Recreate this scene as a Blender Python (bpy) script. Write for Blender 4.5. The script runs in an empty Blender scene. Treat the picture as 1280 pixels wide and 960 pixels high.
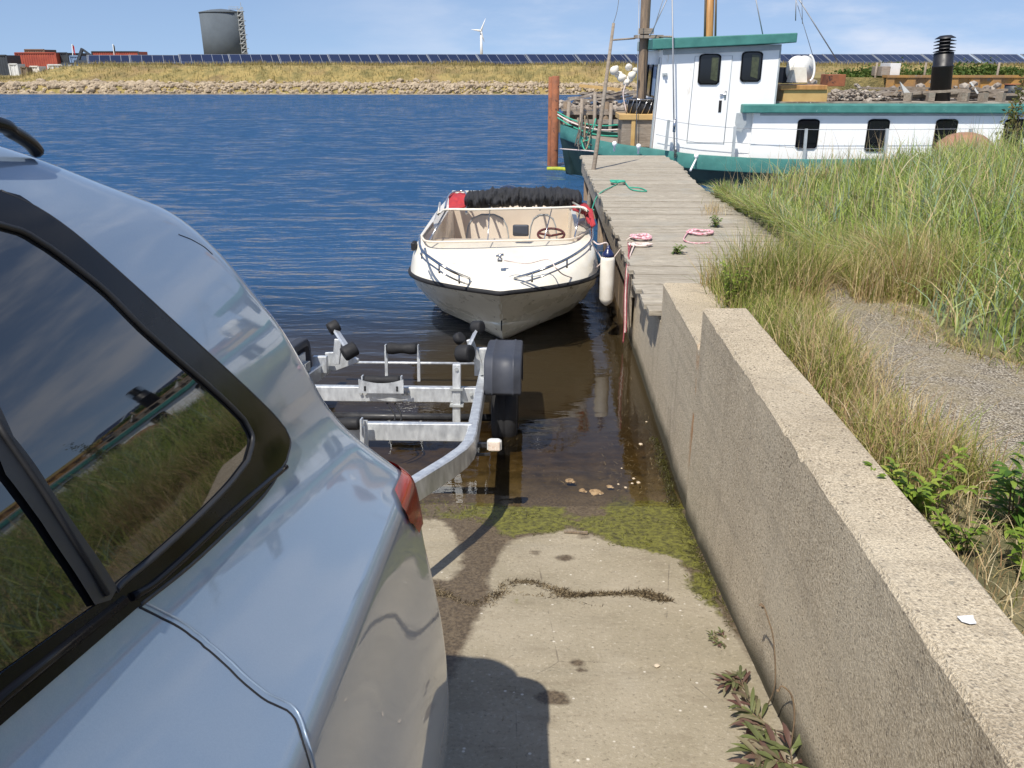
import bpy, bmesh, math, random
import numpy as np
from math import sin, cos, pi, radians, atan, atan2, sqrt, exp
from mathutils import Vector, Matrix, noise
from mathutils.bvhtree import BVHTree
from mathutils.geometry import delaunay_2d_cdt
random.seed(11); rng = np.random.default_rng(11)
scene = bpy.context.scene
C = scene.collection

# ------------------------------------------------------------------ camera
F = 1040.0; TH = radians(21.13); YW = radians(1.64); CAM = Vector((0, 0, 2.3))
cd = bpy.data.cameras.new('camera'); cam = bpy.data.objects.new('camera', cd); C.objects.link(cam)
cam.location = CAM; cam.rotation_euler = (radians(90) - TH, 0, YW)
cd.sensor_width = 36; cd.lens = F / 1280 * 36; cd.clip_start = 0.02; cd.clip_end = 6000
scene.camera = cam

def ray(u, v):
    a = (u - 640) / F; b = (480 - v) / F
    d = (a, cos(TH) + b * sin(TH), -sin(TH) + b * cos(TH))
    c, s = cos(YW), sin(YW)
    return Vector((d[0] * c - d[1] * s, d[0] * s + d[1] * c, d[2]))
def Pz(u, v, z):
    d = ray(u, v); return CAM + d * ((z - CAM.z) / d.z)
def Py(u, v, y):
    d = ray(u, v); return CAM + d * (y / d.y)

# slope of the ramp; local frame (x, along slope, normal) shared by car and trailer
PT = atan(.148); Y0 = 4.08
HN = (2.3 - .148 * Y0) * cos(PT)
OL = Vector((0, -HN * sin(PT), 2.3 - HN * cos(PT)))
ML = Matrix.Translation(OL) @ Matrix.Rotation(-PT, 4, 'X')
def L2W(p): return ML @ Vector(p)
def rayL(u, v):
    d = ray(u, v); return Vector((d.x, d.y * cos(PT) - d.z * sin(PT), d.y * sin(PT) + d.z * cos(PT)))
def Lz(u, v, z):
    d = rayL(u, v); return Vector((0, 0, HN)) + d * ((z - HN) / d.z)
def zg(y): return -.148 * (y - Y0)

# ------------------------------------------------------------------ mesh builder
class MB:
    def __init__(s): s.v = []; s.f = []; s.sm = []
    def add(s, vs, fs, smooth=False):
        o = len(s.v); s.v += [Vector(p) for p in vs]
        s.f += [tuple(i + o for i in f) for f in fs]; s.sm += [smooth] * len(fs); return s
    def box(s, c, d, rot=None):
        c = Vector(c); h = Vector(d) / 2; vs = []
        for z in (-1, 1):
            for x, y in ((-1, -1), (1, -1), (1, 1), (-1, 1)):
                p = Vector((x * h.x, y * h.y, z * h.z))
                if rot is not None: p = rot @ p
                vs.append(c + p)
        return s.add(vs, [(3, 2, 1, 0), (4, 5, 6, 7), (0, 1, 5, 4), (1, 2, 6, 5), (2, 3, 7, 6), (3, 0, 4, 7)])
    def bbox(s, c, d, b, rot=None):      # box with chamfered vertical+horizontal edges (rounded prism)
        c = Vector(c); h = Vector(d) / 2; vs = []; n = 0
        lv = [(-h.z, b), (-h.z + b, 0), (h.z - b, 0), (h.z, b)]
        for z, ins in lv:
            X = h.x - ins; Y = h.y - ins; q = b
            for x, y in ((-X + q, -Y), (X - q, -Y), (X, -Y + q), (X, Y - q), (X - q, Y), (-X + q, Y), (-X, Y - q), (-X, -Y + q)):
                p = Vector((x, y, z))
                if rot is not None: p = rot @ p
                vs.append(c + p)
        fs = [tuple(range(7, -1, -1)), tuple(range(24, 32))]
        for k in range(3):
            for i in range(8):
                j = (i + 1) % 8; fs.append((k * 8 + i, k * 8 + j, k * 8 + 8 + j, k * 8 + 8 + i))
        return s.add(vs, fs)
    def beam(s, a, b, w, h, up=(0, 0, 1)):
        a = Vector(a); b = Vector(b); d = b - a; L = d.length; d.normalize()
        x = d.cross(Vector(up)).normalized(); z = x.cross(d)
        m = Matrix((x, d, z)).transposed()
        return s.box((a + b) / 2, (w, L, h), m)
    def tube(s, pts, r, n=8, cap=True, smooth=True):
        pts = [Vector(p) for p in pts]; N = len(pts); rs = r if hasattr(r, '__len__') else [r] * N
        vs = []; t0 = (pts[1] - pts[0]).normalized()
        u = t0.orthogonal().normalized()
        for i in range(N):
            t = (pts[min(i + 1, N - 1)] - pts[max(i - 1, 0)])
            t = t.normalized() if t.length > 1e-9 else t0
            u = (u - t * u.dot(t)).normalized(); w = t.cross(u)
            for k in range(n):
                a = 2 * pi * k / n; vs.append(pts[i] + (u * cos(a) + w * sin(a)) * rs[i])
        fs = []
        for i in range(N - 1):
            for k in range(n):
                k2 = (k + 1) % n; fs.append((i * n + k, i * n + k2, (i + 1) * n + k2, (i + 1) * n + k))
        s.add(vs, fs, smooth)
        if cap: 
            o = len(s.v) - len(vs)
            s.f += [tuple(o + k for k in reversed(range(n))), tuple(o + (N - 1) * n + k for k in range(n))]; s.sm += [False] * 2
        return s
    def cyl(s, a, b, r, n=16, r2=None): return s.tube([a, b], [r, r if r2 is None else r2], n)
    def lathe(s, base, axis, prof, n=20, smooth=True):   # prof: (radius, dist along axis)
        axis = Vector(axis).normalized(); u = axis.orthogonal().normalized(); w = axis.cross(u); base = Vector(base)
        vs = []
        for r, z in prof:
            for k in range(n):
                a = 2 * pi * k / n; vs.append(base + axis * z + (u * cos(a) + w * sin(a)) * max(r, 1e-4))
        fs = []
        for i in range(len(prof) - 1):
            for k in range(n):
                k2 = (k + 1) % n; fs.append((i * n + k, i * n + k2, (i + 1) * n + k2, (i + 1) * n + k))
        fs.append(tuple(reversed(range(n)))); fs.append(tuple((len(prof) - 1) * n + k for k in range(n)))
        return s.add(vs, fs, smooth)
    def grid(s, rows, smooth=True, closed=False):
        nr = len(rows); nc = len(rows[0]); vs = [p for r in rows for p in r]; fs = []
        for i in range(nr - 1):
            for j in range(nc - (0 if closed else 1)):
                k = (j + 1) % nc; fs.append((i * nc + j, i * nc + k, (i + 1) * nc + k, (i + 1) * nc + j))
        return s.add(vs, fs, smooth)
    def prism(s, poly, ext):    # planar 3D polygon extruded by vector
        poly = [Vector(p) for p in poly]; e = Vector(ext); n = len(poly)
        fs = [tuple(reversed(range(n))), tuple(range(n, 2 * n))]
        for i in range(n):
            j = (i + 1) % n; fs.append((i, j, n + j, n + i))
        return s.add(poly + [p + e for p in poly], fs)
    def rock(s, c, r, seed, sub=1, flat=.7):
        bm = bmesh.new(); bmesh.ops.create_icosphere(bm, subdivisions=sub, radius=1)
        c = Vector(c); vs = []
        for v in bm.verts:
            p = v.co.copy(); k = 1 + .38 * noise.noise(p * 1.7 + Vector((seed * 3.1, seed, 0)))
            vs.append(c + Vector((p.x * r * k, p.y * r * k, p.z * r * k * flat)))
        s.add(vs, [tuple(v.index for v in f.verts) for f in bm.faces], False); bm.free(); return s
    def xf(s, M): s.v = [M @ p for p in s.v]; return s
    def split(s, name, mat, parent, **k):     # each loose piece becomes a part of its own
        par = list(range(len(s.v)))
        def fd(a):
            while par[a] != a: par[a] = par[par[a]]; a = par[a]
            return a
        for f in s.f:
            for b in f[1:]: par[fd(b)] = fd(f[0])
        groups = {}
        for f, sm in zip(s.f, s.sm): groups.setdefault(fd(f[0]), []).append((f, sm))
        o = None
        for fl in groups.values():
            ids = sorted({i for f, _ in fl for i in f}); mp = {a: b for b, a in enumerate(ids)}
            m = MB(); m.v = [s.v[i] for i in ids]; m.f = [tuple(mp[i] for i in f) for f, _ in fl]; m.sm = [x for _, x in fl]; o = m.build(name, mat, parent, **k)
        return o
    def build(s, name, mat, parent=None, fix=True, bevel=0, auto=None):
        vs = s.v
        if parent is not None:
            r = parent
            while r.parent: r = r.parent
            inv = MW[r.name].inverted(); vs = [inv @ p for p in vs]; loc = None
        else:
            xs = [p.x for p in vs]; ys = [p.y for p in vs]; zs = [p.z for p in vs]
            loc = Vector(((min(xs) + max(xs)) / 2, (min(ys) + max(ys)) / 2, min(zs))); vs = [p - loc for p in vs]
        me = bpy.data.meshes.new(name); me.from_pydata([tuple(p) for p in vs], [], s.f)
        me.polygons.foreach_set('use_smooth', s.sm)
        if fix:
            bm = bmesh.new(); bm.from_mesh(me); bmesh.ops.recalc_face_normals(bm, faces=bm.faces); bm.to_mesh(me); bm.free()
        me.update()
        if auto: 
            try: me.set_sharp_from_angle(angle=radians(auto))
            except Exception: pass
        me.materials.append(mat)
        o = bpy.data.objects.new(name, me); C.objects.link(o)
        if parent is not None: o.parent = parent
        else: o.location = loc; MW[o.name] = Matrix.Translation(loc)
        if bevel:
            b = o.modifiers.new('bevel', 'BEVEL'); b.width = bevel; b.segments = 2; b.limit_method = 'ANGLE'; b.angle_limit = radians(40)
        return o
MW = {}
def tag(o, label=None, cat=None, group=None, kind=None):
    if label: o['label'] = label
    if cat: o['category'] = cat
    if group: o['group'] = group
    if kind: o['kind'] = kind
    return o
def empty(name, loc, label, cat, group=None, M=None):
    o = bpy.data.objects.new(name, None); C.objects.link(o); o.empty_display_size = .1
    W = M if M is not None else Matrix.Translation(Vector(loc))
    o.matrix_world = W; MW[o.name] = W.copy(); tag(o, label, cat, group); return o
def copy_tree(o, parent=None):
    c = o.copy(); C.objects.link(c); c.parent = parent
    for ch in [x for x in list(bpy.data.objects) if x.parent == o]: copy_tree(ch, c)
    return c
def spline(pts, n=8):
    pts = [Vector(p) for p in pts]; P = [2 * pts[0] - pts[1]] + pts + [2 * pts[-1] - pts[-2]]; out = []
    for i in range(1, len(P) - 2):
        for k in range(n):
            t = k / n; a, b, c, d = P[i - 1], P[i], P[i + 1], P[i + 2]
            out.append(.5 * ((2 * b) + (c - a) * t + (2 * a - 5 * b + 4 * c - d) * t * t + (3 * b - a - 3 * c + d) * t ** 3))
    return out + [pts[-1]]
def sag(a, b, s, n=14):
    a = Vector(a); b = Vector(b)
    return [a.lerp(b, i / n) - Vector((0, 0, s * 4 * (i / n) * (1 - i / n))) for i in range(n + 1)]

# ------------------------------------------------------------------ materials
class NT:
    def __init__(s, name):
        s.m = bpy.data.materials.new(name); s.m.use_nodes = True; s.t = s.m.node_tree; s.n = s.t.nodes
        s.b = s.n['Principled BSDF']; s.out = s.n['Material Output']; s._tc = None
    def new(s, ty, **k):
        n = s.n.new(ty)
        for a, b in k.items(): setattr(n, a, b)
        return n
    def l(s, a, b): s.t.links.new(a, b); return s
    def tc(s, kind='Object'):
        if not s._tc: s._tc = s.new('ShaderNodeTexCoord')
        return s._tc.outputs[kind]
    def pos(s): return s.new('ShaderNodeNewGeometry').outputs['Position']
    def map(s, vec, sc=(1, 1, 1), rot=(0, 0, 0)):
        m = s.new('ShaderNodeMapping'); m.inputs['Scale'].default_value = sc; m.inputs['Rotation'].default_value = rot
        s.l(vec, m.inputs['Vector']); return m.outputs[0]
    def noise(s, vec, scale, detail=4, rough=.55, dist=0):
        n = s.new('ShaderNodeTexNoise'); n.inputs['Scale'].default_value = scale; n.inputs['Detail'].default_value = detail
        n.inputs['Roughness'].default_value = rough; n.inputs['Distortion'].default_value = dist
        s.l(vec, n.inputs['Vector']); return n.outputs['Fac']
    def vor(s, vec, scale, feat='F1', out='Distance'):
        n = s.new('ShaderNodeTexVoronoi', feature=feat); n.inputs['Scale'].default_value = scale
        s.l(vec, n.inputs['Vector']); return n.outputs[out]
    def ramp(s, fac, stops, interp='LINEAR'):
        r = s.new('ShaderNodeValToRGB'); e = r.color_ramp.elements; r.color_ramp.interpolation = interp
        while len(e) < len(stops): e.new(.5)
        for i, (p, c) in enumerate(stops):
            e[i].position = p; e[i].color = (*c, 1) if len(c) == 3 else c
        s.l(fac, r.inputs[0]); return r.outputs[0]
    def mr(s, fac, a, b, c=0, d=1, smooth=False):
        m = s.new('ShaderNodeMapRange'); m.clamp = True
        if smooth: m.interpolation_type = 'SMOOTHSTEP'
        for i, v in zip((1, 2, 3, 4), (a, b, c, d)): m.inputs[i].default_value = v
        s.l(fac, m.inputs[0]); return m.outputs[0]
    def mix(s, fac, a, b, blend='MIX'):
        m = s.new('ShaderNodeMix', data_type='RGBA', blend_type=blend)
        for sock, v in ((m.inputs[0], fac), (m.inputs[6], a), (m.inputs[7], b)):
            if isinstance(v, (int, float)): sock.default_value = v
            elif isinstance(v, tuple): sock.default_value = (*v, 1)
            else: s.l(v, sock)
        return m.outputs[2]
    def math(s, op, a, b=0, c=None):
        m = s.new('ShaderNodeMath', operation=op)
        for sock, v in zip(m.inputs, (a, b, c if c is not None else 0)):
            if isinstance(v, (int, float)): sock.default_value = v
            else: s.l(v, sock)
        return m.outputs[0]
    def sep(s, vec):
        n = s.new('ShaderNodeSeparateXYZ'); s.l(vec, n.inputs[0]); return n.outputs
    def attr(s, name):
        n = s.new('ShaderNodeAttribute'); n.attribute_name = name; return n.outputs['Fac']
    def bump(s, h, strength=.3, dist=.01, prev=None):
        b = s.new('ShaderNodeBump'); b.inputs['Strength'].default_value = strength; b.inputs['Distance'].default_value = dist
        s.l(h, b.inputs['Height'])
        if prev is not None: s.l(prev, b.inputs['Normal'])
        return b.outputs[0]
    def set(s, **k):
        for a, v in k.items():
            a = a.replace('_', ' '); sock = s.b.inputs[a]
            if isinstance(v, tuple): sock.default_value = (*v, 1) if len(v) == 3 else v
            elif isinstance(v, (int, float)): sock.default_value = v
            else: s.l(v, sock)
        return s
def simple(name, c1, c2=None, scale=8, rough=.6, metal=0, bump=0, bscale=40, bdist=.003, coat=0, stretch=(1, 1, 1), world=True, spots=None, rvar=.12):
    n = NT(name); v = n.map(n.pos() if world else n.tc(), stretch)
    if c2 is None: c2 = tuple(x * .75 for x in c1)
    f = n.mr(n.noise(v, scale, 6, .6), .32, .68)
    col = n.mix(f, c2, c1)
    if spots:
        sc, thr, sccol = spots
        col = n.mix(n.mr(n.noise(v, sc, 5, .65), thr, thr + .06), col, sccol)
    n.set(Base_Color=col, Metallic=metal, Coat_Weight=coat)
    n.set(Roughness=n.mr(f, 0, 1, max(rough - rvar, .03), min(rough + rvar, 1)))
    if bump: n.set(Normal=n.bump(n.noise(v, bscale, 5, .6), bump, bdist))
    return n.m
M = {}
M['galv'] = simple('galvanised_steel', (.76, .78, .78), (.5, .52, .54), 26, .42, .6, .12, 60, .001, stretch=(1, 1, .35))
M['galv2'] = simple('dull_galvanised_steel', (.5, .51, .5), (.3, .31, .3), 14, .55, .5, .1, 60)
M['rubber'] = simple('black_rubber', (.016, .016, .018), (.008, .008, .009), 20, .75, 0, .15, 90, .002)
M['blackplastic'] = simple('grey_black_plastic', (.05, .055, .07), (.03, .034, .045), 6, .55, 0, .08, 200, .001, spots=(60, .7, (.12, .12, .12)))
M['gloss_black'] = simple('glossy_black_trim', (.007, .007, .009), (.004, .004, .005), 6, .2)
M['gloss_black'].node_tree.nodes['Principled BSDF'].inputs['Specular IOR Level'].default_value = .12
M['matt_black'] = simple('dusty_black_trim', (.03, .03, .032), (.018, .018, .02), 25, .5)
M['chrome'] = simple('stainless_steel', (.6, .6, .6), (.45, .45, .46), 20, .22, 1)
M['gel'] = simple('cream_gelcoat', (.78, .74, .64), (.7, .65, .54), 3, .25, coat=.3, spots=(9, .68, (.6, .54, .43)))
M['gelgrey'] = simple('grey_green_gelcoat', (.74, .72, .62), (.62, .6, .5), 4, .3, coat=.3, spots=(14, .62, (.24, .22, .16)))
M['beige'] = simple('beige_boat_liner', (.76, .67, .55), (.66, .57, .46), 4, .5)
M['canvas'] = simple('black_folded_canvas', (.03, .031, .036), (.012, .013, .016), 6, .8, 0, .9, 30, .02, stretch=(2, 1, 1))
M['redcloth'] = simple('red_cloth', (.5, .04, .04), (.32, .02, .03), 12, .8, 0, .4, 25, .01)
M['navy'] = simple('navy_plastic', (.02, .03, .12), (.012, .02, .08), 6, .35)
M['cowl'] = simple('dark_blue_outboard_cowl', (.03, .045, .09), (.02, .03, .06), 4, .3, coat=.4)
M['fender'] = simple('white_fender_vinyl', (.78, .74, .66), (.66, .6, .5), 7, .45, spots=(20, .66, (.42, .36, .26)))
M['rope_w'] = simple('white_pink_rope', (.74, .7, .64), (.62, .42, .38), 60, .85)
M['rope_p'] = simple('pink_red_rope', (.8, .7, .7), (.5, .07, .13), 45, .85)
M['rope_r'] = simple('dull_red_rope', (.4, .1, .12), (.2, .04, .05), 40, .9)
M['rope_g'] = simple('green_rope', (.05, .4, .26), (.03, .25, .18), 60, .85)
M['rope_d'] = simple('dark_weathered_rope', (.14, .13, .11), (.06, .055, .05), 40, .9)
M['rope_t'] = simple('tan_frayed_rope', (.33, .26, .17), (.18, .13, .08), 40, .9)
M['wire'] = simple('thin_grey_rigging_wire', (.35, .36, .38), (.25, .26, .28), 5, .5, .3)
M['whitepaint'] = simple('white_ship_paint', (.88, .88, .86), (.84, .84, .82), 2, .5, bump=.12, bscale=7, bdist=.01, stretch=(2.4, 2.4, .5), spots=(3.2, .66, (.72, .66, .56)))
M['greypaint'] = simple('grey_ship_trim', (.42, .45, .46), (.3, .33, .34), 4, .6)
M['teal'] = simple('chalky_teal_paint', (.06, .225, .195), (.04, .16, .14), 5, .6, bump=.3, bscale=14, spots=(11, .66, (.3, .42, .38)))
M['darkhull'] = simple('dark_green_hull', (.012, .04, .038), (.006, .018, .018), 3, .5)
M['darkglass'] = simple('dark_window_glass', (.012, .014, .018), (.006, .007, .009), 1, .08, rvar=.03)
M['painted_refl'] = simple('murky_window_reflection_pane', (.08, .09, .05), (.03, .035, .02), 12, .15)
M['mast'] = simple('varnished_pine_mast', (.5, .27, .09), (.34, .16, .05), 5, .5, stretch=(4, 4, .4))
M['oldmast'] = simple('weathered_brown_mast', (.28, .2, .13), (.12, .09, .07), 6, .8, bump=.4, stretch=(4, 4, .5))
M['blackflue'] = simple('black_flue_steel', (.018, .018, .022), (.01, .01, .012), 5, .45)
M['ochre'] = simple('ochre_painted_box', (.55, .36, .14), (.45, .28, .1), 4, .6)
M['rust'] = simple('rusty_steel', (.33, .12, .055), (.17, .065, .032), 5, .85, bump=.6, bscale=25, bdist=.008, spots=(9, .6, (.06, .03, .025)))
M['rustyellow'] = simple('rusty_yellow_sheet_pile', (.4, .2, .04), (.2, .12, .07), 1.2, .85, bump=.4, spots=(1.5, .6, (.2, .19, .16)))
M['redbox'] = simple('faded_red_steel', (.42, .09, .05), (.3, .06, .04), 1, .6)
M['darkbox'] = simple('dark_slate_steel', (.05, .06, .07), (.03, .035, .045), 1, .6)
M['whitebox'] = simple('off_white_panel', (.7, .7, .68), (.5, .5, .48), 1, .6)
M['bluebox'] = simple('pale_blue_panel', (.22, .33, .5), (.15, .22, .35), 1, .5)
M['brownwall'] = simple('brown_timber_wall', (.2, .15, .1), (.12, .09, .06), 1, .8)
M['tank'] = simple('slate_grey_tank_cladding', (.095, .115, .135), (.075, .092, .11), .3, .95, rvar=.04)
M['turbine'] = simple('white_turbine_paint', (.8, .8, .8), (.7, .7, .7), .1, .4)
M['stone'] = simple('tan_riprap_stone', (.46, .37, .25), (.2, .15, .1), 2.6, .85, bump=.6, bscale=6, bdist=.05)
M['debris'] = simple('mixed_grey_debris', (.4, .35, .29), (.13, .1, .08), 3, .9, spots=(4, .6, (.55, .52, .47)))
M['paper'] = simple('white_paper', (.8, .82, .85), (.7, .73, .78), 30, .8)
M['pebble'] = simple('pale_pebble', (.62, .52, .4), (.45, .36, .25), 30, .6)
M['peach'] = simple('peach_sponge_stone', (.5, .37, .24), (.3, .2, .11), 60, .7, spots=(80, .6, (.75, .68, .58)))
M['lens'] = simple('pale_lamp_lens', (.75, .7, .62), (.6, .45, .35), 40, .25, spots=(50, .65, (.3, .05, .03)))
M['wheelrim'] = simple('silver_rim', (.5, .5, .52), (.35, .35, .37), 5, .35, .8)

# weathered wood planks: grain along X, each plank its own tone by position in Y
def planks(name, grain, pitch, axis, c1, c2, c3):
    n = NT(name); P = n.pos(); sp = n.sep(P)
    pid = n.math('FLOOR', n.math('DIVIDE', sp[axis], pitch))
    wn = n.new('ShaderNodeTexWhiteNoise', noise_dimensions='1D'); n.l(pid, wn.inputs['W'])
    g = n.noise(n.map(P, grain), 9, 8, .7, .6)
    col = n.mix(n.mr(g, .4, .6), c2, c1)
    col = n.mix(n.mr(n.noise(n.map(P, grain), 24, 7, .75), .54, .68), col, c3)
    col = n.mix(n.math('MULTIPLY', wn.outputs[0], .55), col, c2)
    col = n.mix(n.mr(n.noise(P, 2.2, 4), .55, .75, 0, .5), col, (.3, .3, .27))
    n.set(Base_Color=col, Roughness=.85, Normal=n.bump(g, .7, .006)); return n.m
M['deckwood'] = planks('silver_weathered_planks', (.7, 9, 9), .146, 1, (.50, .45, .36), (.25, .215, .165), (.09, .075, .06))
M['sidewood'] = planks('grey_fascia_timber', (9, .6, 9), .9, 1, (.42, .36, .28), (.22, .18, .13), (.1, .08, .06))
M['brownwood'] = planks('damp_brown_timber', (9, 9, .6), .2, 1, (.26, .19, .12), (.13, .09, .06), (.05, .04, .03))
M['oldwood'] = planks('old_pier_timber', (.5, 5, 5), .3, 0, (.36, .3, .24), (.2, .16, .12), (.08, .06, .05))

# exposed aggregate concrete
def aggregate(name, base, dark, light, tide=False):
    n = NT(name); P = n.pos(); sp = n.sep(P)
    f = n.noise(P, 1.7, 6, .6); col = n.mix(n.mr(f, .35, .65), dark, base)
    g = n.noise(P, 150, 3, .7)
    col = n.mix(n.mr(g, .48, .64), col, light)
    col = n.mix(n.mr(g, .46, .34, 0, .8), col, tuple(x * .5 for x in dark))
    cell = n.new('ShaderNodeTexVoronoi'); cell.inputs['Scale'].default_value = 95; n.l(P, cell.inputs['Vector'])
    cs = n.sep(cell.outputs['Color'])
    pit = n.math('MULTIPLY', n.mr(cell.outputs['Distance'], .5, .3), n.mr(cs[0], .88, .93))
    col = n.mix(pit, col, (.17, .135, .095))
    streak = n.noise(n.map(P, (2, 3.5, .25)), 2.6, 5, .6)
    col = n.mix(n.mr(streak, .52, .72, 0, .38), col, (.2, .155, .105)); lc = n.noise(P, 21, 5, .7); col = n.mix(n.math('MULTIPLY', n.mr(lc, .62, .66, 0, .7), n.mr(sp[2], .9, 1.15)), col, (.2, .18, .14)); bl = n.noise(n.map(P, (.6, .6, 14)), 1.3, 4, .6); col = n.mix(n.mr(bl, .55, .62, 0, .25), col, (.3, .25, .18)); col = n.mix(n.mr(n.noise(P, .9, 6, .65), .52, .7, 0, .35), col, (.62, .55, .42))
    hgt = n.math('ADD', g, n.math('MULTIPLY', n.noise(P, 30, 4), .7))
    nz = n.noise(P, 3, 5)
    if tide:
        rel = n.math('ADD', n.math('SUBTRACT', sp[2], n.math('MAXIMUM', n.math('MULTIPLY', n.math('SUBTRACT', sp[1], Y0), -.148), .02)), n.math('MULTIPLY', nz, -.12))
        col = n.mix(n.mr(rel, .08, -.03), col, (.06, .05, .025))
        rr = n.math('MULTIPLY', n.mr(n.math('ABSOLUTE', n.math('SUBTRACT', sp[1], n.math('ADD', 3.98, n.math('MULTIPLY', nz, .05)))), .09, .015), n.mr(sp[2], .1, .5))
        rr = n.math('MULTIPLY', rr, n.mr(n.noise(P, 9, 4), .45, .6))
        col = n.mix(rr, col, (.42, .2, .07))
    n.set(Base_Color=col, Roughness=.88, Normal=n.bump(hgt, 1.0, .009 if tide else .008)); return n.m
M['walltop'] = aggregate('exposed_aggregate_concrete_coping', (.56, .47, .36), (.43, .35, .26), (.74, .64, .5))
M['wallface'] = aggregate('exposed_aggregate_concrete_face', (.53, .44, .31), (.43, .35, .24), (.7, .6, .44), True)

def ramp_mat():
    n = NT('stained_ramp_concrete'); P = n.pos(); sp = n.sep(P)
    a = n.noise(P, 2.3, 7, .6); g = n.noise(P, 70, 4, .7)
    col = n.mix(n.mr(a, .35, .65), (.262, .224, .153), (.335, .288, .208))
    col = n.mix(n.mr(g, .56, .7, 0, .7), col, (.46, .4, .31)); col = n.mix(n.mr(g, .42, .34, 0, .6), col, (.14, .115, .08))
    col = n.mix(n.mr(n.noise(n.map(P, (1, 2.2, 1)), 5.5, 8, .72), .52, .7, 0, .45), col, (.17, .135, .09)); col = n.mix(n.mr(n.noise(P, 1.1, 5, .6), .55, .7, 0, .5), col, (.38, .34, .27))
    ck = n.vor(n.map(P, (1, .55, 1)), 1.35, 'DISTANCE_TO_EDGE'); ck2 = n.math('ADD', ck, n.math('MULTIPLY', n.noise(P, 7, 5, .7), .03)); col = n.mix(n.mr(ck2, .0165, .013, 0, .55), col, (.09, .07, .05))
    cl2 = n.new('ShaderNodeTexVoronoi'); cl2.inputs['Scale'].default_value = 34; n.l(P, cl2.inputs['Vector']); col = n.mix(n.math('MULTIPLY', n.mr(cl2.outputs['Distance'], .22, .12), n.mr(n.sep(cl2.outputs['Color'])[0], .9, .93)), col, (.6, .55, .46))
    wet = n.attr('wet'); alg = n.attr('algae'); deep = n.attr('deep')
    nz = n.math('MULTIPLY', n.math('ADD', n.math('SUBTRACT', n.noise(P, 14, 6, .7), .5), n.math('MULTIPLY', n.math('SUBTRACT', n.noise(P, 4, 5, .6), .5), .9)), .7)
    w = n.mr(n.math('ADD', wet, nz), .38, .66); 
    col = n.mix(w, col, n.mix(n.mr(g, .4, .62), (.07, .05, .03), (.15, .112, .068)))
    al = n.mr(n.math('ADD', alg, n.math('ADD', n.math('MULTIPLY', nz, 1.3), n.math('MULTIPLY', n.math('SUBTRACT', n.noise(P, 6.5, 5, .7), .5), 1.6))), .4, .66)
    col = n.mix(al, col, n.mix(n.mr(n.noise(P, 38, 4, .7), .35, .62), (.05, .045, .015), (.17, .165, .03)))
    dv = n.mr(n.noise(P, 8, 6, .7), .35, .65)
    col = n.mix(n.mr(deep, .3, .7), col, n.mix(dv, (.05, .036, .014), (.13, .095, .045)))
    col = n.mix(n.mr(sp[1], 5.5, 8), col, (.045, .036, .018))
    rough = n.math('SUBTRACT', .9, n.math('MULTIPLY', w, .4))
    n.set(Base_Color=col, Roughness=rough, Normal=n.bump(n.math('ADD', g, n.math('MULTIPLY', a, 2)), .6, .006)); return n.m
M['ramp'] = ramp_mat()

def ground_mat(name, stops, scale, bump=.5, bs=30, extra=None):
    n = NT(name); P = n.pos(); col = n.ramp(n.noise(P, scale, 8, .65), stops)
    if extra: col = n.mix(n.mr(n.noise(P, extra[0], 5, .7), extra[1], extra[1] + .08), col, extra[2])
    n.set(Base_Color=col, Roughness=.95, Normal=n.bump(n.noise(P, bs, 6, .7), bump, .02)); return n.m
M['soil'] = ground_mat('grassy_soil', [(.3, (.05, .05, .02)), (.5, (.12, .11, .05)), (.7, (.22, .18, .1))], 6)
M['gravel'] = ground_mat('grey_gravel_path', [(.32, (.17, .14, .1)), (.5, (.34, .29, .215)), (.66, (.5, .44, .35))], 42, .9, 60, (11, .62, (.33, .26, .15)))
_n = None
def farbank():
    n = NT('dry_grass_bank'); P = n.pos(); sp = n.sep(P); q = n.map(P, (1, .6, 1))
    col = n.ramp(n.noise(q, 1.1, 7, .65), [(.3, (.12, .11, .035)), (.45, (.25, .2, .07)), (.58, (.38, .28, .1)), (.75, (.2, .19, .065))])
    col = n.mix(n.mr(n.noise(P, .25, 4), .5, .65, 0, .5), col, (.2, .12, .07))
    n.set(Base_Color=col, Roughness=1.0, Normal=n.bump(n.noise(P, 6, 6, .7), 1, .15)); return n.m
M['farbank'] = farbank()
def gravel_mat():
    n = NT('grey_gravel_path'); P = n.pos(); c = n.new('ShaderNodeTexVoronoi'); c.inputs['Scale'].default_value = 125; n.l(P, c.inputs['Vector']); s_ = n.sep(c.outputs['Color'])
    col = n.ramp(s_[0], [(0, (.22, .18, .13)), (.35, (.34, .29, .215)), (.7, (.44, .385, .3)), (1, (.58, .52, .43))]); col = n.mix(n.mr(c.outputs['Distance'], .45, .7), col, (.12, .1, .07))
    col = n.mix(n.mr(n.noise(P, 5, 6, .7), .45, .7, 0, .75), col, (.34, .28, .17)); col = n.mix(n.mr(n.noise(P, 1.6, 4, .6), .5, .7, 0, .5), col, (.2, .18, .1))
    n.set(Base_Color=col, Roughness=.95, Normal=n.bump(c.outputs['Distance'], 1, -.01)); return n.m
M['gravel'] = gravel_mat()
M['seabed'] = ground_mat('dark_seabed', [(.3, (.015, .013, .008)), (.7, (.03, .026, .014))], 1.5)

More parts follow.
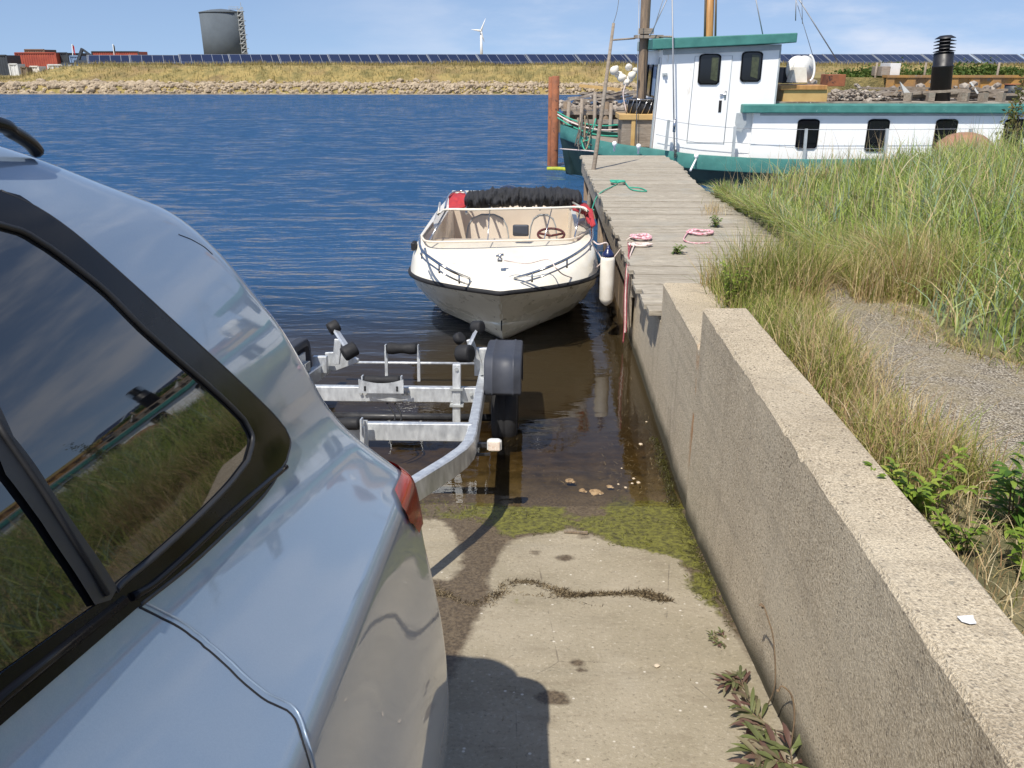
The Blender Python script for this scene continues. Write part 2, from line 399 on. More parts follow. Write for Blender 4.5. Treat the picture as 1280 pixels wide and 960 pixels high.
def leafy(name, stops, rough=.6, sub=.0):
    n = NT(name); c = n.ramp(n.attr('rnd'), stops); n.set(Base_Color=c, Roughness=rough); n.b.inputs['Specular IOR Level'].default_value = .3
    # light passing through thin blades
    tr = n.new('ShaderNodeBsdfTranslucent'); n.l(c, tr.inputs[0]); mx = n.new('ShaderNodeMixShader'); mx.inputs[0].default_value = .38
    n.l(n.b.outputs[0], mx.inputs[1]); n.l(tr.outputs[0], mx.inputs[2]); n.l(mx.outputs[0], n.out.inputs[0]); return n.m
G1, G2, G3, ST, ST2, BL = (.15, .22, .045), (.3, .39, .08), (.48, .51, .16), (.64, .5, .27), (.74, .64, .42), (.28, .4, .3)
M['grass_tall'] = leafy('tall_green_grass', [(0, (.08, .12, .03)), (.18, G1), (.4, G2), (.58, G3), (.68, BL), (.76, (.36, .26, .13)), (.86, ST), (1, ST2)])
M['grass_mid'] = leafy('yellow_green_grass', [(0, G1), (.3, (.22, .27, .05)), (.48, (.36, .35, .09)), (.65, ST), (.85, (.4, .24, .13)), (1, ST2)])
M['grass_dry'] = leafy('dry_straw_grass', [(0, (.24, .17, .08)), (.4, ST), (.7, (.46, .33, .19)), (.9, ST2), (1, (.2, .22, .05))])
M['grass_far'] = leafy('far_dry_grass', [(0, (.13, .12, .035)), (.4, (.27, .22, .08)), (.8, (.42, .33, .14)), (1, (.2, .22, .07))])
M['leaf_bright'] = leafy('bright_green_leaves', [(0, (.12, .2, .025)), (.6, (.25, .34, .05)), (1, (.35, .4, .08))], .45)
M['leaf_dark'] = leafy('deep_green_leaves', [(0, (.06, .13, .02)), (.6, (.16, .27, .045)), (1, (.28, .36, .07))], .45)
M['leaf_red'] = leafy('olive_and_red_leaves', [(0, (.12, .06, .05)), (.25, (.2, .13, .1)), (.45, (.12, .13, .06)), (.75, (.17, .2, .07)), (1, (.28, .23, .16))], .5)
M['bush'] = leafy('dark_bush_leaves', [(0, (.04, .08, .015)), (.6, (.1, .16, .03)), (1, (.17, .2, .05))])
M['stem'] = simple('brown_stem', (.2, .14, .08), (.12, .08, .05), 30, .8)
M['weedline'] = leafy('drift_line_seaweed', [(0, (.03, .022, .012)), (.45, (.08, .055, .03)), (.7, (.2, .15, .08)), (1, (.4, .32, .2))], .7)
M['algae'] = leafy('green_algae_fronds', [(0, (.05, .045, .015)), (.5, (.12, .12, .025)), (1, (.26, .26, .05))], .4)

def carpaint():
    n = NT('silver_blue_car_paint'); P = n.pos()
    fl = n.new('ShaderNodeTexVoronoi'); fl.inputs['Scale'].default_value = 900; n.l(P, fl.inputs['Vector'])
    c = n.mix(n.mr(n.sep(fl.outputs['Color'])[0], 0, 1, 0, .3), (.25, .32, .405), (.32, .40, .49))
    n.set(Base_Color=c, Metallic=.3, Roughness=.4, Coat_Weight=1.0, Coat_Roughness=.03)
    n.b.inputs['Coat IOR'].default_value = 1.6
    return n.m
M['paint'] = carpaint()
def carglass():
    n = NT('dark_tinted_car_glass'); n.set(Base_Color=(.006, .007, .009), Roughness=.02); n.b.inputs['IOR'].default_value = 1.75
    n.b.inputs['Specular IOR Level'].default_value = .7
    return n.m
M['carglass'] = carglass()
def tail():
    n = NT('red_tail_lamp_lens'); P = n.pos(); w = n.noise(n.map(P, (.2, .2, 26)), 3, 1)
    n.set(Base_Color=n.mix(n.mr(w, .4, .6), (.22, .008, .006), (.42, .02, .012)), Roughness=.1); return n.m
M['tail'] = tail()
def clearscreen():
    n = NT('clear_acrylic'); n.n.remove(n.b)
    g = n.new('ShaderNodeBsdfGlossy'); g.inputs['Roughness'].default_value = .05
    t = n.new('ShaderNodeBsdfTransparent'); t.inputs[0].default_value = (.82, .8, .78, 1)
    f = n.new('ShaderNodeFresnel'); f.inputs[0].default_value = 1.5; mx = n.new('ShaderNodeMixShader')
    n.l(n.math('MULTIPLY', f.outputs[0], .9), mx.inputs[0]); n.l(t.outputs[0], mx.inputs[1]); n.l(g.outputs[0], mx.inputs[2]); n.l(mx.outputs[0], n.out.inputs[0]); return n.m
M['acrylic'] = clearscreen()
def water():
    n = NT('harbour_water'); n.n.remove(n.b); P = n.pos(); sp = n.sep(P)
    far = n.mr(sp[1], 5.2, 10.5, 0, 1, True)
    lft = n.mr(sp[0], 1.0, -1.2, .35, 1, True); mid = n.mr(sp[1], 9, 12, 0, 1, True)
    calm = n.math('MULTIPLY', n.math('ADD', .06, n.math('MULTIPLY', far, .94)), n.math('MAXIMUM', lft, mid))
    a = n.noise(n.map(P, (.5, 1.9, 1), (0, 0, radians(8))), 1.7, 3, .5, .4)
    b = n.noise(n.map(P, (.6, 1.6, 1), (0, 0, radians(-12))), 5.5, 4, .55, .3)
    c = n.noise(P, 1.1, 2, .5)
    h = n.math('ADD', n.math('ADD', n.math('MULTIPLY', a, 1.0), n.math('MULTIPLY', b, .34)), n.math('MULTIPLY', c, .3))
    h = n.math('MULTIPLY', h, calm)
    nb = n.bump(h, 1.0, .14)
    def cn(sc, vec, am, seed):
        t_ = n.new('ShaderNodeTexNoise'); t_.inputs['Scale'].default_value = sc; t_.inputs['Detail'].default_value = 3
        n.l(n.map(P, vec), t_.inputs['Vector']); a_ = n.new('ShaderNodeVectorMath', operation='SUBTRACT'); n.l(t_.outputs['Color'], a_.inputs[0]); a_.inputs[1].default_value = (.5, .5, .5)
        b_ = n.new('ShaderNodeVectorMath', operation='MULTIPLY'); n.l(a_.outputs[0], b_.inputs[0]); b_.inputs[1].default_value = am; return b_.outputs[0]
    s1 = cn(2.2, (.8, 1.5, 1), (.9, 1.7, 0), 0); s2 = cn(.8, (.6, 1.6, 1), (.6, 1.0, 0), 1); ad = n.new('ShaderNodeVectorMath', operation='ADD'); n.l(s1, ad.inputs[0]); n.l(s2, ad.inputs[1])
    ad2 = n.new('ShaderNodeVectorMath', operation='ADD'); n.l(ad.outputs[0], ad2.inputs[0]); ad2.inputs[1].default_value = (0, -.30, 0)
    scl = n.new('ShaderNodeVectorMath', operation='SCALE'); n.l(ad2.outputs[0], scl.inputs[0]); n.l(n.mr(sp[1], 6, 16, 0, 1, True), scl.inputs['Scale'])
    ad3 = n.new('ShaderNodeVectorMath', operation='ADD'); bi = n.new('ShaderNodeVectorMath', operation='SCALE'); bi.inputs[0].default_value = (0, -.1, 0); n.l(n.mr(sp[1], 5, 9, 0, 1, True), bi.inputs['Scale']); bj = n.new('ShaderNodeVectorMath', operation='ADD'); n.l(nb, bj.inputs[0]); n.l(bi.outputs[0], bj.inputs[1]); n.l(bj.outputs[0], ad3.inputs[0]); n.l(scl.outputs[0], ad3.inputs[1]); nm_ = n.new('ShaderNodeVectorMath', operation='NORMALIZE'); n.l(ad3.outputs[0], nm_.inputs[0]); nrm = nm_.outputs[0]
    g = n.new('ShaderNodeBsdfGlossy'); g.inputs['Roughness'].default_value = .03; g.inputs[0].default_value = (.95, .97, 1, 1)
    t = n.new('ShaderNodeBsdfTransparent'); t.inputs[0].default_value = (.92, .9, .82, 1)
    bd = n.new('ShaderNodeBsdfDiffuse'); bd.inputs[0].default_value = (.07, .05, .024, 1); m0_ = n.new('ShaderNodeMixShader'); n.l(n.math('MULTIPLY', n.mr(sp[1], 4.4, 6.0, 0, .45, True), n.mr(sp[1], 6.3, 9, 1, 0, True)), m0_.inputs[0]); n.l(t.outputs[0], m0_.inputs[1]); n.l(bd.outputs[0], m0_.inputs[2])
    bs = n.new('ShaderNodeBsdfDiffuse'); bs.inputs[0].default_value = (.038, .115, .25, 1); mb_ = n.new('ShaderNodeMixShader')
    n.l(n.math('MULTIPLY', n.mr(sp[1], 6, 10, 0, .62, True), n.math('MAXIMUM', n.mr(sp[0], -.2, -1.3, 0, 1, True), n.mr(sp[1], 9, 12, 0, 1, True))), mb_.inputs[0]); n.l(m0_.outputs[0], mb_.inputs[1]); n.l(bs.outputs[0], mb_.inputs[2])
    f = n.new('ShaderNodeFresnel'); f.inputs[0].default_value = 1.42; mx = n.new('ShaderNodeMixShader')
    n.l(nrm, g.inputs['Normal']); n.l(nrm, f.inputs['Normal'])
    n.l(f.outputs[0], mx.inputs[0]); n.l(mb_.outputs[0], mx.inputs[1]); n.l(g.outputs[0], mx.inputs[2]); n.l(mx.outputs[0], n.out.inputs[0])
    v = n.new('ShaderNodeVolumeAbsorption'); v.inputs[0].default_value = (.62, .5, .26, 1); v.inputs[1].default_value = 3.6
    n.l(v.outputs[0], n.out.inputs['Volume']); return n.m
M['water'] = water()
def solar():
    n = NT('blue_solar_cells'); P = n.tc(); br = n.new('ShaderNodeTexBrick', offset=0); n.l(P, br.inputs['Vector'])
    br.inputs['Scale'].default_value = 1; br.inputs['Brick Width'].default_value = 1.0; br.inputs['Row Height'].default_value = 1.55; br.inputs['Mortar Size'].default_value = .02
    br.inputs['Color1'].default_value = (.014, .02, .05, 1); br.inputs['Color2'].default_value = (.02, .028, .065, 1); br.inputs['Mortar'].default_value = (.25, .27, .3, 1)
    n.set(Base_Color=br.outputs[0], Roughness=.12); return n.m
M['solar'] = solar()

# ------------------------------------------------------------------ world and sun
SAZ = radians(27); SEL = radians(58)
SUN = Vector((-sin(SAZ) * cos(SEL), -cos(SAZ) * cos(SEL), sin(SEL)))
w = bpy.data.worlds.new('World'); scene.world = w; w.use_nodes = True; wt = w.node_tree; bg = wt.nodes['Background']
sky = wt.nodes.new('ShaderNodeTexSky'); sky.sky_type = 'NISHITA'; sky.sun_disc = False
sky.sun_elevation = SEL; sky.sun_rotation = radians(207); sky.air_density = 1.0; sky.dust_density = .35; sky.ozone_density = 2.2
tcw = wt.nodes.new('ShaderNodeTexCoord'); sepw = wt.nodes.new('ShaderNodeSeparateXYZ'); wt.links.new(tcw.outputs['Generated'], sepw.inputs[0])
mpw = wt.nodes.new('ShaderNodeMapping'); mpw.inputs['Scale'].default_value = (2.2, 2.2, 9); mpw.inputs['Location'].default_value = (1.3, .4, 0); wt.links.new(tcw.outputs['Generated'], mpw.inputs[0])
nzw = wt.nodes.new('ShaderNodeTexNoise'); nzw.inputs['Scale'].default_value = 1.6; nzw.inputs['Detail'].default_value = 9; nzw.inputs['Roughness'].default_value = .58
wt.links.new(mpw.outputs[0], nzw.inputs['Vector'])
crw = wt.nodes.new('ShaderNodeMapRange'); crw.interpolation_type = 'SMOOTHSTEP'; wt.links.new(nzw.outputs['Fac'], crw.inputs[0])
for i, v in zip((1, 2, 3, 4), (.42, .7, 0.05, .8)): crw.inputs[i].default_value = v
hiw = wt.nodes.new('ShaderNodeMapRange'); wt.links.new(sepw.outputs[2], hiw.inputs[0])
for i, v in zip((1, 2, 3, 4), (.35, .75, 1, 0)): hiw.inputs[i].default_value = v
xw = wt.nodes.new('ShaderNodeMapRange'); wt.links.new(sepw.outputs[0], xw.inputs[0])
for i, v in zip((1, 2, 3, 4), (-.3, .15, .0, 1)): xw.inputs[i].default_value = v
mm = wt.nodes.new('ShaderNodeMath'); mm.operation = 'MULTIPLY'; wt.links.new(crw.outputs[0], mm.inputs[0]); wt.links.new(hiw.outputs[0], mm.inputs[1])
mm2 = wt.nodes.new('ShaderNodeMath'); mm2.operation = 'MULTIPLY'; wt.links.new(mm.outputs[0], mm2.inputs[0]); wt.links.new(xw.outputs[0], mm2.inputs[1])
mxw = wt.nodes.new('ShaderNodeMix'); mxw.data_type = 'RGBA'; wt.links.new(mm2.outputs[0], mxw.inputs[0]); wt.links.new(sky.outputs[0], mxw.inputs[6]); mxw.inputs[7].default_value = (5.7, 6.0, 6.8, 1)
tint = wt.nodes.new('ShaderNodeMix'); tint.data_type = 'RGBA'; tint.blend_type = 'MULTIPLY'; tint.inputs[0].default_value = 1
SKYT = (1.0, .96, .99)
mz = wt.nodes.new('ShaderNodeMapping'); mz.inputs['Scale'].default_value = (1, 1, .75); mz.inputs['Location'].default_value = (0, 0, .17); wt.links.new(tcw.outputs['Generated'], mz.inputs[0]); nvz = wt.nodes.new('ShaderNodeVectorMath'); nvz.operation = 'NORMALIZE'; wt.links.new(mz.outputs[0], nvz.inputs[0]); wt.links.new(nvz.outputs[0], sky.inputs[0])
tint.inputs[7].default_value = (*SKYT, 1)
wt.links.new(sky.outputs[0], tint.inputs[6]); wt.links.new(tint.outputs[2], mxw.inputs[6])
wt.links.new(mxw.outputs[2], bg.inputs[0]); bg.inputs[1].default_value = .115
sd = bpy.data.lights.new('sun', 'SUN'); sd.energy = 4.6; sd.angle = radians(.53); sd.color = (1, .945, .85)
so = bpy.data.objects.new('sun', sd); C.objects.link(so); so.rotation_euler = SUN.to_track_quat('Z', 'Y').to_euler()
scene.view_settings.view_transform = 'Standard'; scene.view_settings.look = 'None'; scene.view_settings.exposure = .34; scene.view_settings.gamma = 1
scene.render.engine = 'CYCLES'
scene.cycles.max_bounces = 8; scene.cycles.transparent_max_bounces = 16; scene.cycles.volume_bounces = 0
# ================================================================== ground, ramp, water
def fine(a, b, fa, fb, cs, fs):
    out = list(np.arange(a, fa, cs)) + list(np.arange(fa, fb, fs)) + list(np.arange(fb, b, cs)) + [b]
    return np.array(out)
def attrs(o, **k):
    for nme, arr in k.items():
        a = o.data.attributes.new(nme, 'FLOAT', 'POINT'); a.data.foreach_set('value', np.asarray(arr, dtype=np.float32))
def npmesh(name, V, Fq, mat, smooth=False, tri=False):
    me = bpy.data.meshes.new(name); V = np.asarray(V, dtype=np.float32); me.vertices.add(len(V)); me.vertices.foreach_set('co', V.ravel())
    k = Fq.shape[1]; n = len(Fq); me.loops.add(n * k); me.loops.foreach_set('vertex_index', Fq.astype(np.int32).ravel())
    me.polygons.add(n); me.polygons.foreach_set('loop_start', np.arange(0, n * k, k, dtype=np.int32)); me.polygons.foreach_set('loop_total', np.full(n, k, dtype=np.int32))
    if smooth: me.polygons.foreach_set('use_smooth', np.ones(n, dtype=bool))
    me.update(calc_edges=True); me.materials.append(mat); o = bpy.data.objects.new(name, me); C.objects.link(o); return o
def gridmesh(name, xs, ys, zf, mat, smooth=True):
    X, Y = np.meshgrid(xs, ys); Z = zf(X, Y); V = np.stack([X.ravel(), Y.ravel(), Z.ravel()], 1)
    nx = len(xs); ny = len(ys); i, j = np.meshgrid(np.arange(nx - 1), np.arange(ny - 1)); b = (j * nx + i).ravel()
    Fq = np.stack([b, b + 1, b + nx + 1, b + nx], 1); return npmesh(name, V, Fq, mat, smooth), V
def sdist(px, py, poly):       # signed distance, + inside
    poly = np.array([(p[0], p[1]) for p in poly]); n = len(poly); d = np.full(px.shape, 1e9); ins = np.zeros(px.shape, bool)
    for i in range(n):
        a = poly[i]; b = poly[(i + 1) % n]; e = b - a; t = np.clip(((px - a[0]) * e[0] + (py - a[1]) * e[1]) / (e @ e + 1e-12), 0, 1)
        d = np.minimum(d, np.hypot(px - a[0] - t * e[0], py - a[1] - t * e[1]))
        c = ((a[1] > py) != (b[1] > py)) & (px < (b[0] - a[0]) * (py - a[1]) / (b[1] - a[1] + 1e-12) + a[0]); ins ^= c
    return np.where(ins, d, -d)
def vnoise(x, y, s, seed=0):   # cheap value noise
    x = x * s + seed * 17.3; y = y * s + seed * 7.1; xi = np.floor(x).astype(int); yi = np.floor(y).astype(int); fx = x - xi; fy = y - yi
    h = lambda a, b: np.modf(np.abs(np.sin(a * 127.1 + b * 311.7 + seed) * 43758.5453))[0]
    fx = fx * fx * (3 - 2 * fx); fy = fy * fy * (3 - 2 * fy)
    return (h(xi, yi) * (1 - fx) + h(xi + 1, yi) * fx) * (1 - fy) + (h(xi, yi + 1) * (1 - fx) + h(xi + 1, yi + 1) * fx) * fy
def R(u, v): return Lz_w(u, v)
def Lz_w(u, v): return L2W(Lz(u, v, 0))

xs = fine(-9, .86, -1.7, .86, .4, .025); ys = fine(-6, 26, .8, 6.2, .5, .025)
def rz(X, Y): return -.148 * (Y - Y0) + .006 * (vnoise(X, Y, 1.7, 1) - .5) + .004 * (vnoise(X, Y, 9, 2) - .5) - .004 * np.exp(-((Y % .55) - .27) ** 2 / .001)
ramp, V = gridmesh('boat_ramp', xs, ys, rz, M['ramp']); tag(ramp, kind='structure')
dryA = [R(*p) for p in ((713, 660), (680, 668), (640, 675), (628, 690), (617, 707), (608, 727), (613, 750), (595, 777), (577, 820), (566, 850), (552, 880), (540, 920))] + [Vector((-.9, .9, 0)), Vector((-2.6, .2, 0)), Vector((-9, -.5, 0)), Vector((-9.5, -7, 0)), Vector((1, -7, 0))] + [R(*p) for p in ((1000, 920), (935, 820), (893, 760), (867, 733), (853, 710), (850, 693), (780, 683), (733, 667))]
dryB = [R(*p) for p in ((470, 650), (517, 647), (553, 650), (580, 693), (577, 710), (560, 727), (530, 723), (480, 712))]
alg = [R(*p) for p in ((500, 612), (560, 608), (620, 604), (660, 604), (720, 598), (780, 596), (842, 588), (862, 640), (905, 772), (893, 765), (868, 738), (852, 700), (840, 694), (780, 685), (713, 660), (640, 673), (600, 650), (515, 645))]
PX, PY_ = V[:, 0], V[:, 1]
d = np.maximum(sdist(PX, PY_, dryA), sdist(PX, PY_, dryB)); wet = np.clip(.5 - d / .12, 0, 1)
for (u, v, r) in ((690, 872, .042), (703, 878, .022), (722, 828, .024), (726, 838, .018), (730, 671, .04), (668, 690, .04), (705, 697, .045)):
    p = R(u, v); rr = np.hypot((PX - p.x) * .75, PY_ - p.y); wet = np.maximum(wet, np.clip(.5 + (r - rr) / .05, 0, 1) * (1 if v > 800 else .62))
al = np.clip(.5 + sdist(PX, PY_, alg) / .12, 0, 1) * np.clip(.62 + .6 * (PX + .6), .35, .9) * np.clip(1.0 - (PY_ - 4.0 + .22 * (vnoise(PX, PY_, 5, 8) - .5) - .4 * (vnoise(PX, PY_, 3.2, 14) - .5)) / .25, .05, 1)
gz = -.148 * (PY_ - Y0)
attrs(ramp, wet=wet, algae=al, deep=np.clip((PY_ - 4.0) / .5 + .6 * (vnoise(PX, PY_, 6, 5) - .5), 0, 1))

sb = MB().grid([[Vector((x, y, -3.2)) for x in (-1500, 1500)] for y in (-30, 66)]).build('seabed', M['seabed']); tag(sb, kind='structure')
wb = MB().box((0, 18, -1.55), (3000, 100, 3.1)).build('water', M['water']); tag(wb, kind='structure')
# yard that the ramp comes down from, behind the viewer
yd = MB().grid([[Vector((x, y, zg(-6) + .0)) for x in (-60, .86)] for y in (-60, -6)]).build('yard', M['ramp']); tag(yd, kind='structure')
lb = MB().box((-34, -2, .2), (50, 12, 2.2)).build('left_quay_ground', M['soil']); tag(lb, kind='structure')

def smooth(a, b, x): t = np.clip((x - a) / (b - a), 0, 1); return t * t * (3 - 2 * t)
def bz(X, Y):
    z = 1.04 + .05 * (vnoise(X, Y, .8, 3) - .5) + .012 * (vnoise(X, Y, 7, 4) - .5)
    z = z + .1 * smooth(2.6, 4.5, X) * smooth(4, 6, Y) - .12 * smooth(7.5, 11, Y) - 2.2 * smooth(10.6 + .35 * np.clip(X - 3, 0, 6), 13.2 + .35 * np.clip(X - 3, 0, 6), Y)
    z = z - .22 * smooth(3.2, 2.3, X) * smooth(5.3, 6.2, Y)
    z = z - .13 * smooth(1.3, 1.04, X) * smooth(3.9, 3.99, Y)
    return z - 1.5 * smooth(2.27, 2.17, X) * smooth(5.25, 5.5, Y)
bank, BV = gridmesh('grassy_bank', fine(1.02, 16, 1.02, 3, .2, .05), fine(-8, 17, 0, 6, .2, .05), bz, M['soil']); tag(bank, kind='structure')
bank2, _ = gridmesh('grassy_bank_beyond', np.array([16, 60.]), np.array([-60, -8, 14.5, 17.]), lambda X, Y: np.where(Y > 15, -1.0, 1.0), M['soil']); tag(bank2, kind='structure')
bank3, _ = gridmesh('yard_bank', np.array([.9, 16.]), np.array([-60, -8.]), lambda X, Y: X * 0 + 1.02, M['soil']); tag(bank3, kind='structure')
PL_ = [(-1, 1.35), (1.6, 1.5), (2.1, 1.45), (2.7, 1.3), (3.1, 1.24), (4, 1.38), (4.6, 1.55), (5.2, 1.75)]
PR_ = [(-1, 3.2), (2, 3.1), (3.0, 2.75), (3.5, 2.25), (3.85, 2.02), (4.7, 2.08), (5.2, 2.1)]
def pxl(y): return np.interp(y, *zip(*PL_))
def pxr(y): return np.interp(y, *zip(*PR_))
pys = np.arange(-1, 5.2, .06); pts = []
for y in pys:
    a = pxl(y) + .05 * sin(y * 7) + .03 * sin(y * 19); b = pxr(y) + .05 * sin(y * 6 + 1)
    X = np.linspace(a, b, 28); pts.append(np.stack([X, X * 0 + y, bz(X, X * 0 + y) + .006], 1))
pts = np.array(pts); ny, nx = pts.shape[:2]; i, j = np.meshgrid(np.arange(nx - 1), np.arange(ny - 1)); b_ = (j * nx + i).ravel()
gp = npmesh('gravel_path', pts.reshape(-1, 3), np.stack([b_, b_ + 1, b_ + nx + 1, b_ + nx], 1), M['gravel'], True); tag(gp, kind='structure')

# ================================================================== retaining wall
def wallrun(x0, x1, zt, zb, y0, y1, seed):
    n = max(2, int((y1 - y0) / .03)); rows = []
    prof = [(x0, zb), (x0, .2), (x0, .5), (x0, zt - .3), (x0, zt - .08), (x0, zt - .012), (x0 + .012, zt), (x0 + .06, zt), ((x0 + x1) / 2, zt), (x1 - .02, zt), (x1, zt - .02), (x1, zb + .4)]
    for k in range(n + 1):
        y = y0 + (y1 - y0) * k / n; r = []
        for q, (x, z) in enumerate(prof):
            nn = noise.noise(Vector((seed + q * .6, y * 7, z * 3))) * .0035
            e = 0
            if q in (5, 6): e = max(0, noise.noise(Vector((seed, y * 11, 3))) - .22) * .045
            r.append(Vector((x + (nn if q < 6 else 0) + (e if q == 6 else 0), y, z + (nn if q > 5 else 0) - (e if q == 5 else 0))))
        rows.append(r)
    m = MB(); m.grid(rows, smooth=False); nc = len(prof)
    m.f += [tuple(range(nc)), tuple(reversed(range((n) * nc, (n + 1) * nc)))]; m.sm += [False] * 2
    return m
wall = empty('retaining_wall', (.93, 1, 0), 'long speckled concrete retaining wall along the right side of the ramp', 'wall')
wallrun(.818, 1.045, 1.185, -1.2, -8, 3.937, 1).build('upper_wall', M['wallface'], wall, auto=35)
wallrun(.836, 1.5, .96, -1.4, 3.93, 5.33, 5).build('lower_wall', M['wallface'], wall, auto=35)
wallrun(.838, 1.3, .70, -1.4, 5.32, 7.4, 9).build('sunken_wall', M['wallface'], wall, auto=35)
pp = Pz(1211, 775, 1.19); m = MB(); m.prism([pp + Vector(q) for q in ((-.018, -.006, 0), (-.004, -.014, 0), (.01, -.012, 0), (.012, .006, 0), (.016, .014, 0), (.0, .013, 0), (-.02, .01, 0))], (0, 0, .002))
tag(m.build('paper_scrap', M['paper']), 'small torn scrap of white paper lying on top of the concrete wall', 'paper scrap')

# ================================================================== jetty
jet = empty('wooden_jetty', (1.55, 10, 0), 'long weathered grey plank jetty running out beside the white motorboat', 'jetty')
m = MB(); y = 5.42; k = 0; JX0, JX1 = .775, 2.24; JZ = .76
while y < 15.3:
    wd = .130; a = random.uniform(-.012, .012); e = random.uniform(-.022, .022) - (.02 if y < 6.8 else 0); e2 = random.uniform(-.03, .03)
    x1 = (1.04 if y < 5.2 else JX1 + .06 * sin(y)) + e2
    xr = x1 + (0 if y > 6 else .0)
    zz = JZ - .016 + random.uniform(-.003, .003)
    m.box(((JX0 + e + x1) / 2, y, zz), (x1 - JX0 - e, wd, .036), Matrix.Rotation(a * .35, 3, 'Z') @ Matrix.Rotation(random.uniform(-.004, .004), 3, 'Y'))
    y += .146; k += 1
m.build('deck_planks', M['deckwood'], jet, bevel=.003)
m = MB()
for (ya, yb) in ((6.75, 8.4), (8.42, 10.1), (10.12, 12.9), (12.92, 15.3)):
    m.box((.822 + random.uniform(-.004, .006), (ya + yb) / 2, .60), (.045, yb - ya - .01, .26))
m.build('fascia_board', M['sidewood'], jet, bevel=.004)
m = MB(); m.box((2.18, 10.4, .58), (.06, 9.7, .24)); m.box((1.5, 15.28, .6), (1.3, .05, .24)); m.build('fascia_board', M['sidewood'], jet)
m = MB(); y = 7.5
while y < 10.3:
    h = random.uniform(0, .05); m.box((.862 + random.uniform(-.006, .006), y, -.2 + h / 2), (.035, .19, 1.3 + h)); y += .197
m.build('side_planking', M['brownwood'], jet, bevel=.003)
for yy in (7.3, 9.4, 11.4, 13.3, 15.1):
    for xx in (.93, 2.05):
        MB().cyl((xx, yy, -2.5), (xx, yy, .60), .085, 14).build('pile', M['brownwood'], jet)
m = MB(); 
for xx in (1.1, 1.55, 2.0): m.box((xx, 11.3, .64), (.09, 7.8, .19))
m.build('joist', M['brownwood'], jet)
m = MB(); m.box((.80, 6.9, .45), (.03, .22, .5)); m.build('side_board', M['sidewood'], jet, bevel=.003)

# ================================================================== grass
def blades(name, P, h, w, lean, mat, rnd=None, seg=3, curl=.9, az=None):
    P = np.asarray(P, float); n = len(P); az = rng.uniform(0, 2 * pi, n) if az is None else az
    fa = az + rng.normal(0, .6, n) + pi / 2; dx, dy = np.cos(az), np.sin(az); wx, wy = np.cos(fa), np.sin(fa)
    V = np.zeros((n, 2 * seg + 1, 3)); 
    for k in range(seg + 1):
        t = k / seg; r = lean * t ** 1.8 * h; z = h * t * (1 - curl * .35 * np.clip(lean, 0, 1.5) * t * t)
        cx = P[:, 0] + dx * r; cy = P[:, 1] + dy * r; cz = P[:, 2] + z - .01
        ww = w * (1 - t) ** .7 * .5
        if k == seg: V[:, 2 * seg] = np.stack([cx, cy, cz], 1)
        else:
            V[:, 2 * k] = np.stack([cx - wx * ww, cy - wy * ww, cz], 1); V[:, 2 * k + 1] = np.stack([cx + wx * ww, cy + wy * ww, cz], 1)
    nv = 2 * seg + 1; base = (np.arange(n) * nv)[:, None]; tris = []
    for k in range(seg - 1):
        a = 2 * k; tris += [(a, a + 1, a + 3), (a, a + 3, a + 2)]
    tris.append((2 * seg - 2, 2 * seg - 1, 2 * seg)); T = np.array(tris)
    Fq = (base[:, :, None] + T[None]).reshape(-1, 3)
    o = npmesh(name, V.reshape(-1, 3), Fq, mat, True); rnd = rng.uniform(0, 1, n) if rnd is None else rnd
    attrs(o, rnd=np.repeat(np.clip(rnd, 0, 1), nv)); return o
def scatter(n, x0, x1, y0, y1, keep):
    x = rng.uniform(x0, x1, n); y = rng.uniform(y0, y1, n); k = keep(x, y); x = x[k]; y = y[k]
    return np.stack([x, y, bz(x, y)], 1)
def inpath(x, y, m=0): return (x > pxl(y) - m) & (x < pxr(y) + m) & (y < 5.25 + m)
# tall marram-like grass beyond the path
def tallkeep(x, y):
    left = np.where(y > 5.4, 2.17 + np.clip(y - 8, 0, 9) * .16, np.where(y > 4.9, 1.8, pxr(y) + .02))
    dens = .42 + .58 * vnoise(x, y, 1.1, 9)
    return (x > left + .12 * (vnoise(x, y, 2.5, 8) - .3)) & ~inpath(x, y, .0) & (rng.uniform(0, 1, len(x)) < dens) & (y < 12.6 + .35 * np.clip(x - 3, 0, 6)) & (x < 2.6 + y * .75)
P = scatter(115000, 1.75, 12, 3.0, 14.6, tallkeep); n = len(P)
edge = np.clip((P[:, 0] - 1.9) / .6, .5, 1) * np.clip((P[:, 1] - 2.6) / 1.6, .45, 1)
clump = vnoise(P[:, 0], P[:, 1], 1.6, 12)
h = rng.gamma(9, .062, n) * (.55 + .75 * clump) * edge * np.interp(P[:, 1], [4, 6, 8, 11, 14], [.9, .75, .62, .56, .5]) * np.where(P[:, 1] > 7, np.interp(P[:, 0] - .2 * (P[:, 1] - 7), [2.2, 3.4, 5], [.5, .85, 1.25]), 1)
rn = np.clip(.5 * clump + .62 * rng.beta(1.6, 2.0, n) + .12 * (P[:, 1] < 5) - .06, 0, 1)
az = rng.normal(2.9, 1.9, n)
g1 = blades('tall_grass', P, h, rng.uniform(.004, .0105, n) * (1 + P[:, 1] / 16), np.abs(rng.normal(.55, .42, n)), M['grass_tall'], rn, az=az, seg=4)
tag(g1, 'tall green marram grass covering the bank right of the jetty', 'grass', kind='stuff')
P = scatter(7000, 2.2, 10, 3.4, 12, lambda x, y: tallkeep(x, y) & (vnoise(x, y, 1.3, 41) > .45)); n = len(P)
